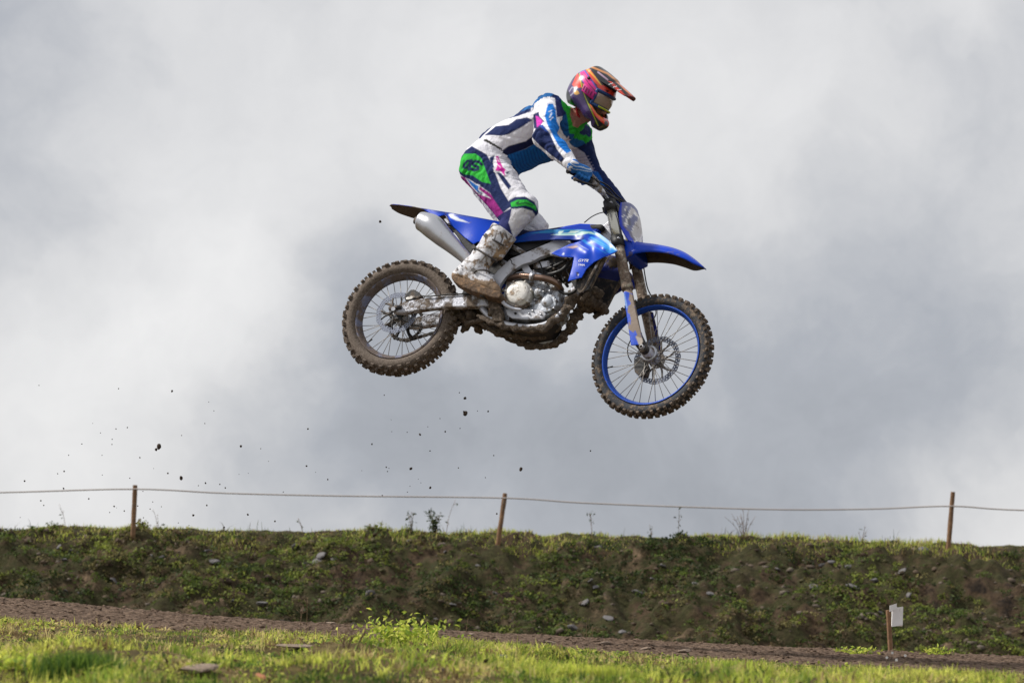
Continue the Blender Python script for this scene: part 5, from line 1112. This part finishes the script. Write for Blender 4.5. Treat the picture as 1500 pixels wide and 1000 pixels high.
for i, (b_, ly, P2) in {1: (WH, tl, pxm), 2: (WH, al, px), 3: (NV, fl_, px), 4: (WHp, pl_, px), 5: (WHp, [pl_[-1]], pxm), 6: ((176, 128, 112), tl[-5:-3], px), 0: (WH, [], px)}.items():
    m_ = pid == i
    if m_.any(): col[m_] = paint(P2[m_], b_, ly)
sk = np.isin(pid, (1, 6)) & (v[:, 1] < .06); k_ = inpoly(px, SKN[0][1]) & sk; col[k_] = lin(SKN[0][2])
# trousers reach up to the waist
m_ = (pid == 1); low = m_ & inpoly(pxm, [(660, 240), (680, 214), (694, 204), (706, 203), (733, 218), (752, 248), (770, 275), (700, 300)]); col[low] = paint(pxm[low], WHp, pl_)
blt = m_ & inpoly(pxm, [(705, 206), (712, 203.5), (734, 217), (731.5, 221)]); col[blt] = lin((58, 58, 56))
col[m_ & (segdist(pxm, [(734, 218), (737, 226), (752, 246), (757, 254)]) < 1.0)] = lin((36, 40, 60))
body = mk('body', v, f, M_cloth, rider, True, col); tag(body, 'white, navy and teal jersey with white trousers')

# ---- helmet
hf = np.array([.74, -.40, .54]); hf /= np.linalg.norm(hf); hr_ = np.array([-.52, .22, .83]); hr_ -= hf * (hr_ @ hf); hr_ /= np.linalg.norm(hr_); HF, HR = c2w(hf), c2w(hr_); HU = np.cross(HR, HF)
if HU[2] < 0: HU = -HU
HF, HR, HU = HF @ BR, HR @ BR, HU @ BR                       # in bike-local axes: forward, wearer's right, up
hc = to_local(CAM + ray(869, 141) * (to_world(nek) - CAM) @ FWD)
hc = to_local(CAM + ray(868, 140) * ((to_world(nek) - CAM) @ FWD - .03))
Hp = lambda a, r, u: hc + HF * a + HR * r + HU * u
helm = empty('helmet', None, rider); tag(helm, 'black, red and purple full-face helmet')
HA = np.stack([HF, HR, HU])
S_ = SDF(hc - .26, hc + .26, .0036)
S_.ell(Hp(-.012, 0, .022), HA, (.138, .112, .122), 0, 1); S_.ell(Hp(-.045, 0, -.035), HA, (.095, .106, .085), .03, 1)
for sg in (1, -1):      # cheek and chin bar
    S_.cone(Hp(-.02, .082 * sg, -.05), Hp(.075, .070 * sg, -.092), .038, .034, .035, 2); S_.cone(Hp(.075, .070 * sg, -.092), Hp(.132, .024 * sg, -.116), .034, .027, .02, 2)
S_.cone(Hp(.136, .024, -.112), Hp(.136, -.024, -.112), .027, .027, .015, 2)
S_.cone(Hp(.118, .03, -.140), Hp(.118, -.03, -.140), .020, .020, .02, 2)
S_.cone(Hp(-.03, 0, .125), Hp(.09, 0, .110), .035, .028, .03, 1, HR, 1.9)     # crown ridge
S_.ell(Hp(.125, 0, -.012), HA, (.085, .098, .050), -1, 0, 4.0)                  # eye port
S_.ell(Hp(.045, 0, -.08), HA, (.085, .066, .06), -1, 0, 3.0); S_.ell(Hp(-.03, 0, -.15), HA, (.085, .078, .085), -1, 0, 3.0)
hv, hfc, hid = S_.mesh()
rel = hv - hc; side = rel @ HR; hm = hv - 2 * np.outer(np.minimum(side, 0), HR); hpx = proj(to_world(hm))
BK, RED, PUR, PNK = (24, 25, 30), (236, 70, 56), (72, 52, 106), (236, 36, 146)
hl = [('p', [(830, 128), (838, 118), (848, 108), (852, 130), (858, 150), (872, 178), (866, 190), (850, 176), (840, 150)], PUR), ('p', [(838, 124), (846, 106), (851, 118), (852, 128), (842, 130)], RED), ('p', [(838, 132), (846, 128), (850, 138), (842, 142)], (70, 66, 110)), ('p', [(840.5, 134), (846, 132.5), (849, 137), (845, 139.5), (841, 138)], (220, 170, 90)), ('l', [(834, 134), (838, 128), (846, 129)], .8, (170, 168, 190)), ('l', [(836, 140), (840, 136)], .8, (170, 168, 190)),
      ('p', [(856, 98), (862, 97), (884, 118), (882, 128), (862, 110)], (232, 120, 60)), ('p', [(858, 103), (864, 106), (882, 126), (878, 128), (866, 116)], (226, 76, 52)), ('l', [(859, 100), (872, 114), (881, 125)], .9, (236, 186, 70)),
      ('p', [(862, 99), (876, 101), (900, 116), (910, 132), (884, 128), (872, 112)], (44, 46, 56)), ('l', [(866, 98), (890, 108), (908, 122)], 1.4, (206, 140, 84)), ('l', [(876, 106), (890, 117)], 1.1, (198, 168, 196)),
      ('p', [(848, 106), (856, 101), (868, 118), (878, 134), (873, 142), (862, 134), (852, 118)], (110, 84, 190)), ('p', [(849.5, 106.5), (855.5, 104), (866, 119), (876, 134), (873, 139), (864, 133), (854, 119)], PNK), ('l', [(853, 109), (857, 113)], .8, (120, 20, 90)), ('l', [(857, 115), (861, 120)], .8, (120, 20, 90)), ('l', [(862, 122), (866, 127)], .8, (120, 20, 90)), ('l', [(867, 128), (872, 134)], .8, (120, 20, 90)),
      ('p', [(874, 126), (884, 125), (896, 133), (908, 144), (907, 150), (892, 140), (880, 133)], RED), ('p', [(885, 131), (893, 133), (890, 136)], (40, 30, 34)),
      ('l', [(849, 108), (852, 126), (857, 142), (866, 162), (876, 184)], .6, (190, 206, 70)), ('p', [(853, 122), (856, 124), (859, 134), (856, 134)], (240, 160, 60)),
      ('p', [(863, 152), (866, 154), (874, 166), (889, 178), (890.5, 185), (884, 180), (872, 170)], (240, 130, 50)), ('p', [(864, 154), (874, 168), (888, 181), (890, 186), (880, 178), (870, 168)], RED), ('p', [(882, 172), (893, 170), (896, 178), (890, 186), (886, 178)], (220, 44, 44))]
helm_s = mk('shell', hv, hfc, M_shell, helm, True, paint(hpx, BK, hl))
# lining, goggles, visor
S2 = SDF(hc - .2, hc + .22, .0042)
S2.ell(Hp(-.01, 0, -.005), HA, (.105, .088, .105), 0, 1); S2.ell(Hp(.05, 0, -.03), HA, (.052, .06, .085), .02, 2)
S2.cone(Hp(.105, 0, -.035), Hp(.115, 0, -.055), .014, .017, .02, 2)
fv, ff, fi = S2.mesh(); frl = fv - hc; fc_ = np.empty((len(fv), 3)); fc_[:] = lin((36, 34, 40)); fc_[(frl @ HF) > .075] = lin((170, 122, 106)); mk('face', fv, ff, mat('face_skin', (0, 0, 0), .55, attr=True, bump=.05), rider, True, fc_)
def arc(a0, a1, u, rf, rr, n=13, cf=0.03): return [Hp(cf + rf * math.cos(t), rr * math.sin(t), u) for t in np.linspace(a0, a1, n)]
gw = 1.12
def gring(u0, u1, k=0): return [arc(-gw, gw, u, .098 - abs(u + .008) * .25 + k, .092 + k) for u in np.linspace(u0, u1, 7)]
o = sheet('goggle_lens', gring(-.040, .030), M_lens, helm, .003, 2)
gr_ = gring(-.046, .036, .004); loop = gr_[0] + [r_[-1] for r_ in gr_[1:-1]] + gr_[-1][::-1] + [r_[0] for r_ in gr_[1:-1]][::-1]; loop.append(loop[0])
gv, gf = tube_geo(loop, .0095, 8, 2); mk('goggle_frame', gv, gf, mat('goggle_frame', lin((26, 66, 124)), .4), helm)
gl2 = arc(-.5, .75, -.044, .104, .094); mk('goggle_trim', *tube_geo(gl2, .0062, 6, 2), mat('goggle_trim', lin((176, 190, 40)), .4), helm)
for sg in (1, -1):
    a = [Hp(.03 + .1 * math.cos(t), (.1 + .022 * min(1, (t - 1.0) * 2)) * math.sin(t) * sg, u) for t, u in ((1.05, -.005), (1.3, .0), (1.7, .01), (2.2, .02))]
    rows = [[p + HU * dz for p in a] for dz in (-.022, 0, .022)]; sheet('goggle_strap', rows, mat('goggle_strap', lin((206, 44, 136)), .7), helm, .004, 4)
for k, (t, u) in enumerate(((1.12, -.002), (1.28, .0), (1.45, .004), (1.62, .008), (1.8, .012))):
    c = Hp(.03 + .1 * math.cos(t), (.1 + .022 * min(1, (t - 1.0) * 2)) * math.sin(t) + .003, u); d_ = np.cross(HU, HR); d_ /= np.linalg.norm(d_); mk('strap_print', *box_geo(c, [HF * -math.sin(t) + HR * math.cos(t), HR * math.sin(t) + HF * math.cos(t), HU], [.0035, .0012, .012]), mat('strap_print', lin((112, 20, 84)), .7), helm, False)
# visor peak
vis = []
for t in np.linspace(0, 1, 9):
    a = -.01 + .268 * t; hw_ = .082 * (1 - .40 * t ** 2); cu = .148 - .050 * t - .012 * t * t
    vis.append([Hp(a - .01 * abs(s) ** 2 * t * 3, hw_ * s, cu - (.040 * (1 - t) + .020) * abs(s) ** 2.2) for s in np.linspace(-1, 1, 21)])
vv = np.concatenate([np.array(r_) for r_ in vis]); vf = []; nv_ = 21
for i in range(8):
    for j in range(20): vf.append((i * nv_ + j, i * nv_ + j + 1, (i + 1) * nv_ + j + 1, (i + 1) * nv_ + j))
vc = np.empty((len(vv), 3)); vc[:] = lin(BK); rr_ = (vv - hc) @ HR; aa = (vv - hc) @ HF
vc[np.abs(rr_) < .026] = lin((236, 130, 60)); vc[np.abs(rr_) < .010] = lin((150, 110, 170)); vc[(np.abs(rr_) > .050) & (np.abs(rr_) < .058) & (aa > .06)] = lin((232, 70, 52)); vc[(aa > .24)] = lin((150, 44, 52))
o = mk('visor', vv, vf, M_shell, helm, True, vc); fixn(o); s_ = o.modifiers.new('solid', 'SOLIDIFY'); s_.thickness = .0045; s_.offset = 0; o = o.modifiers.new('sub', 'SUBSURF'); o.levels = 1; o.render_levels = 1
mb = MB()
for i in (4, 5, 6):
    for j in (17, 18, 19):
        c = vis[i][j]; n_ = np.cross(vis[i + 1][j] - c, vis[i][j + 1] - c); n_ /= np.linalg.norm(n_); n_ *= np.sign(n_ @ HR); mb.add(*lathe_geo([(0, .0035), (.004, .003), (.0045, .001)], 8, c, n_, HF))
mb.build('visor_vents', mat('vent_light', lin((214, 212, 218)), .5), helm)
for sg in (1, -1): mk('visor_screw', *lathe_geo([(0, .005), (.008, .004), (.010, -.004)], 12, Hp(-.005, .106 * sg, .072), HR * sg, HF), mat('visor_screw', lin((40, 40, 44)), .4), helm)
mk('mouth_vent', *tube_geo([Hp(.152, .020, -.108), Hp(.160, 0, -.108), Hp(.152, -.020, -.108)], [.011, .013, .011], 10, 4), mat('vent_grey', lin((120, 122, 130)), .5, .3), helm)
mk('chin_strap', *tube_geo([Hp(-.02, .07, -.09), Hp(.0, .05, -.13), Hp(.01, 0, -.145), Hp(0, -.05, -.13), Hp(-.02, -.07, -.09)], .006, 8, 4), mat('chin_strap', lin((190, 40, 44)), .7), helm)

# ---- boots
def boot(sgn, kn_, an_):
    q = (lambda p: p) if sgn > 0 else mirr
    g = empty('boot', None, rider); tp = q(L(741, 337, .165)) if sgn > 0 else an_ + (mirr(L(741, 337, .165)) - mirr(anN)); off_ = np.zeros(3)
    s = SDF(*(lambda z: (z.min(0) - .16, z.max(0) + .16))(np.stack([q(L(745, 335, .17)), q(L(668, 402, .17)), q(L(728, 428, .17))])), .0042)
    A_, Bk, Ck, An = q(L(736, 341, .17)), q(L(724, 357, .17)), q(L(707, 377, .17)), q(L(696, 393, .17))
    s.cone(A_, Bk, .074, .070, .01, 1); s.cone(Bk, Ck, .070, .060, .02, 1); s.cone(Ck, An, .060, .056, .02, 1)
    s.cone(q(L(688, 392, .17)), q(L(672, 404, .17)), .048, .040, .03, 1); s.cone(An, q(L(710, 412, .17)), .054, .044, .03, 2); s.cone(q(L(690, 408, .17)), q(L(716, 419, .17)), .044, .041, .02, 2); s.cone(q(L(712, 416, .17)), q(L(724, 425, .17)), .041, .034, .02, 2)
    s.cone(q(L(726, 352, .205)), q(L(706, 380, .20)), .030, .026, .02, 1)
    s.cone(q(L(747, 345, .17)), q(L(729, 372, .17)), .040, .038, .02, 1)                     # shin plate
    # cut the top open
    d = (A_ - Bk) / np.linalg.norm(A_ - Bk); sl, gg = s.sub(np.stack([A_ - .2, A_ + .2]), 0); s.F[sl] = np.maximum(s.F[sl], ((gg - A_) @ d - .012).astype(np.float32))
    bv, bf, bi = s.mesh(); bn = vnormals(bv, bf); bv = bv + bn * (.0016 * fbm(bv, 30, 2))[:, None]
    bm_ = bv.copy(); bm_[:, 1] = -np.abs(bm_[:, 1]); bp_ = proj(to_world(bm_))
    BR_ = (142, 118, 94); ly = [('m', [(650, 402), (664, 399), (690, 407), (705, 411), (722, 410), (745, 424), (740, 445), (700, 440), (650, 416)], 5, BR_), ('m', [(745, 350), (752, 358), (730, 384), (722, 404), (712, 396), (716, 378), (728, 366)], 9, (166, 138, 108)), ('m', [(718, 376), (730, 380), (722, 396), (714, 390)], 7, (74, 62, 52)),
         ('l', [(714, 337), (722, 330), (735, 329)], 1.2, (40, 40, 44)), ('l', [(733, 340), (736, 350), (732, 360)], 1.0, (70, 66, 66)), ('l', [(741, 342), (744, 352), (740, 360)], 1.0, (70, 66, 66)), ('l', [(727, 342), (724, 352)], .9, (90, 86, 86)), ('l', [(738, 341), (746, 356)], .8, (60, 58, 58)), ('l', [(680, 381), (692, 384), (702, 380)], .8, (110, 100, 92)), ('p', [(668, 393), (671, 391), (672, 396), (669, 397)], (40, 44, 56)), ('p', [(674, 387.5), (679, 389), (677, 391.5)], (34, 36, 44)), ('p', [(676, 393), (679, 394), (678, 397)], (44, 46, 56)), ('l', [(704, 384), (712, 374), (713, 400)], .8, (120, 104, 88))]
    o = mk('upper', bv, bf, M_boot, g, True, paint(bp_, (212, 213, 220), ly))
    pts = [(660, 403.5), (664, 401.5), (690, 411), (706, 417.5), (720, 424), (733, 426), (734.5, 432), (731, 437), (718, 434.5), (703, 429.5), (692, 427), (689, 425), (678, 420.5), (664, 412)]
    fv2 = [q(L(x, y, .215)) for x, y in pts]; bk2 = [p + (LAT if sgn > 0 else -LAT) * .085 for p in fv2]; n = len(pts)
    o = mk('sole', fv2 + bk2, [tuple(range(n)), tuple(range(2 * n - 1, n - 1, -1))] + [(i, (i + 1) % n, n + (i + 1) % n, n + i) for i in range(n)], M_sole, g, False); fixn(o); bevel(o, .012, 3)
    for c_ in ([(694, 362, .232), (706, 369, .238), (720, 378, .225), (728, 384, .19)], [(694, 396, .225), (704, 395.5, .23), (714, 396.5, .215), (718, 400, .19)], [(712, 346, .238), (724, 352, .242), (738, 360, .222)]):
        mk('strap', *tube_geo([q(L(*z)) for z in c_], .0055, 8, 4, 0, (LAT, .6)), M_strap, g); z = q(L(*c_[0])); mk('buckle', *box_geo(z, [np.array([.8, 0, -.6]), LAT, np.array([.6, 0, .8])], [.013, .006, .010]), M_strap if c_[0][0] == 694 else M_boot if False else M_strap, g, False)
    return g
boot(1, knN, anN); boot(-1, knF, anF)

# ---- gloves: palm plus fingers closed round the grips
def glove(sgn):
    q = (lambda p: p) if sgn > 0 else (lambda p: mirr(p, S)); a_, b2 = q(S(838, 251.5, .375)), q(S(862, 265.5, .278)); bx = (b2 - a_); bl = np.linalg.norm(bx); bx /= bl
    wr = wrN if sgn > 0 else wrF; c0 = a_ + bx * bl * .5; tw = wr - c0; tw -= bx * (tw @ bx); tw /= np.linalg.norm(tw); fw3 = SF - bx * (SF @ bx) - tw * (SF @ tw) * .0; fw3 -= tw * (fw3 @ tw); fw3 /= np.linalg.norm(fw3)
    s = SDF(c0 - .16, c0 + .16, .0031)
    wr2 = wr + (c0 - wr) * .15; kn0 = c0 + tw * .030 + fw3 * .012
    s.cone(wr, wr2, .035, .031, .01, 2); s.cone(wr2, c0 + tw * .042 - fw3 * .008, .029, .024, .015, 1, bx, 1.2); s.cone(c0 + tw * .043 - fw3 * .006, kn0 + tw * .002, .021, .015, .012, 1, bx, 2.1)
    for k in range(4):
        p = c0 + bx * (k - 1.5) * .0215; ln = (1.0, 1.08, 1.04, .92)[k]; ang = np.array([.15, .95, 1.9, 2.9]) * ln; rad_ = (.030, .0335, .030, .028); pts = [p + (tw * math.cos(t) + fw3 * math.sin(t)) * r_ for t, r_ in zip(ang, rad_)]
        for (u1, u2), (r1, r2), pd in zip(zip(pts[:-1], pts[1:]), ((.0112, .0106), (.0106, .0098), (.0098, .0088)), (3, 4, 4)): s.cone(u1, u2, r1, r2, .002, pd)
    th0 = c0 + bx * .040 + tw * .030 - fw3 * .012; th1 = c0 + bx * .052 + tw * .004 - fw3 * .030; th2 = c0 + bx * .046 - tw * .022 - fw3 * .022
    s.cone(c0 + bx * .02 + tw * .045 - fw3 * .012, th0, .018, .015, .012, 1); s.cone(th0, th1, .015, .0125, .006, 3); s.cone(th1, th2, .0125, .011, .005, 3)
    gv, gf, gi = s.mesh(); gc = np.empty((len(gv), 3)); gc[:] = lin((24, 108, 190)); gc[gi == 4] = lin((22, 92, 170)); gc[gi == 3] = lin((30, 116, 198)); gc[gi == 2] = lin((30, 110, 196))
    rel_ = gv - c0; tt = rel_ @ tw; gc[(np.abs(tt - .062 - .15 * (rel_ @ bx)) < .0022)] = lin((200, 216, 236)); gc[np.abs(tt - .052 - .25 * (rel_ @ bx)) < .002] = lin((190, 210, 234)); gc[((rel_ @ fw3) < -.012) & (tt > .01)] = lin((26, 28, 34))
    mk('glove', gv, gf, M_glove, rider, True, gc)
glove(1); glove(-1)
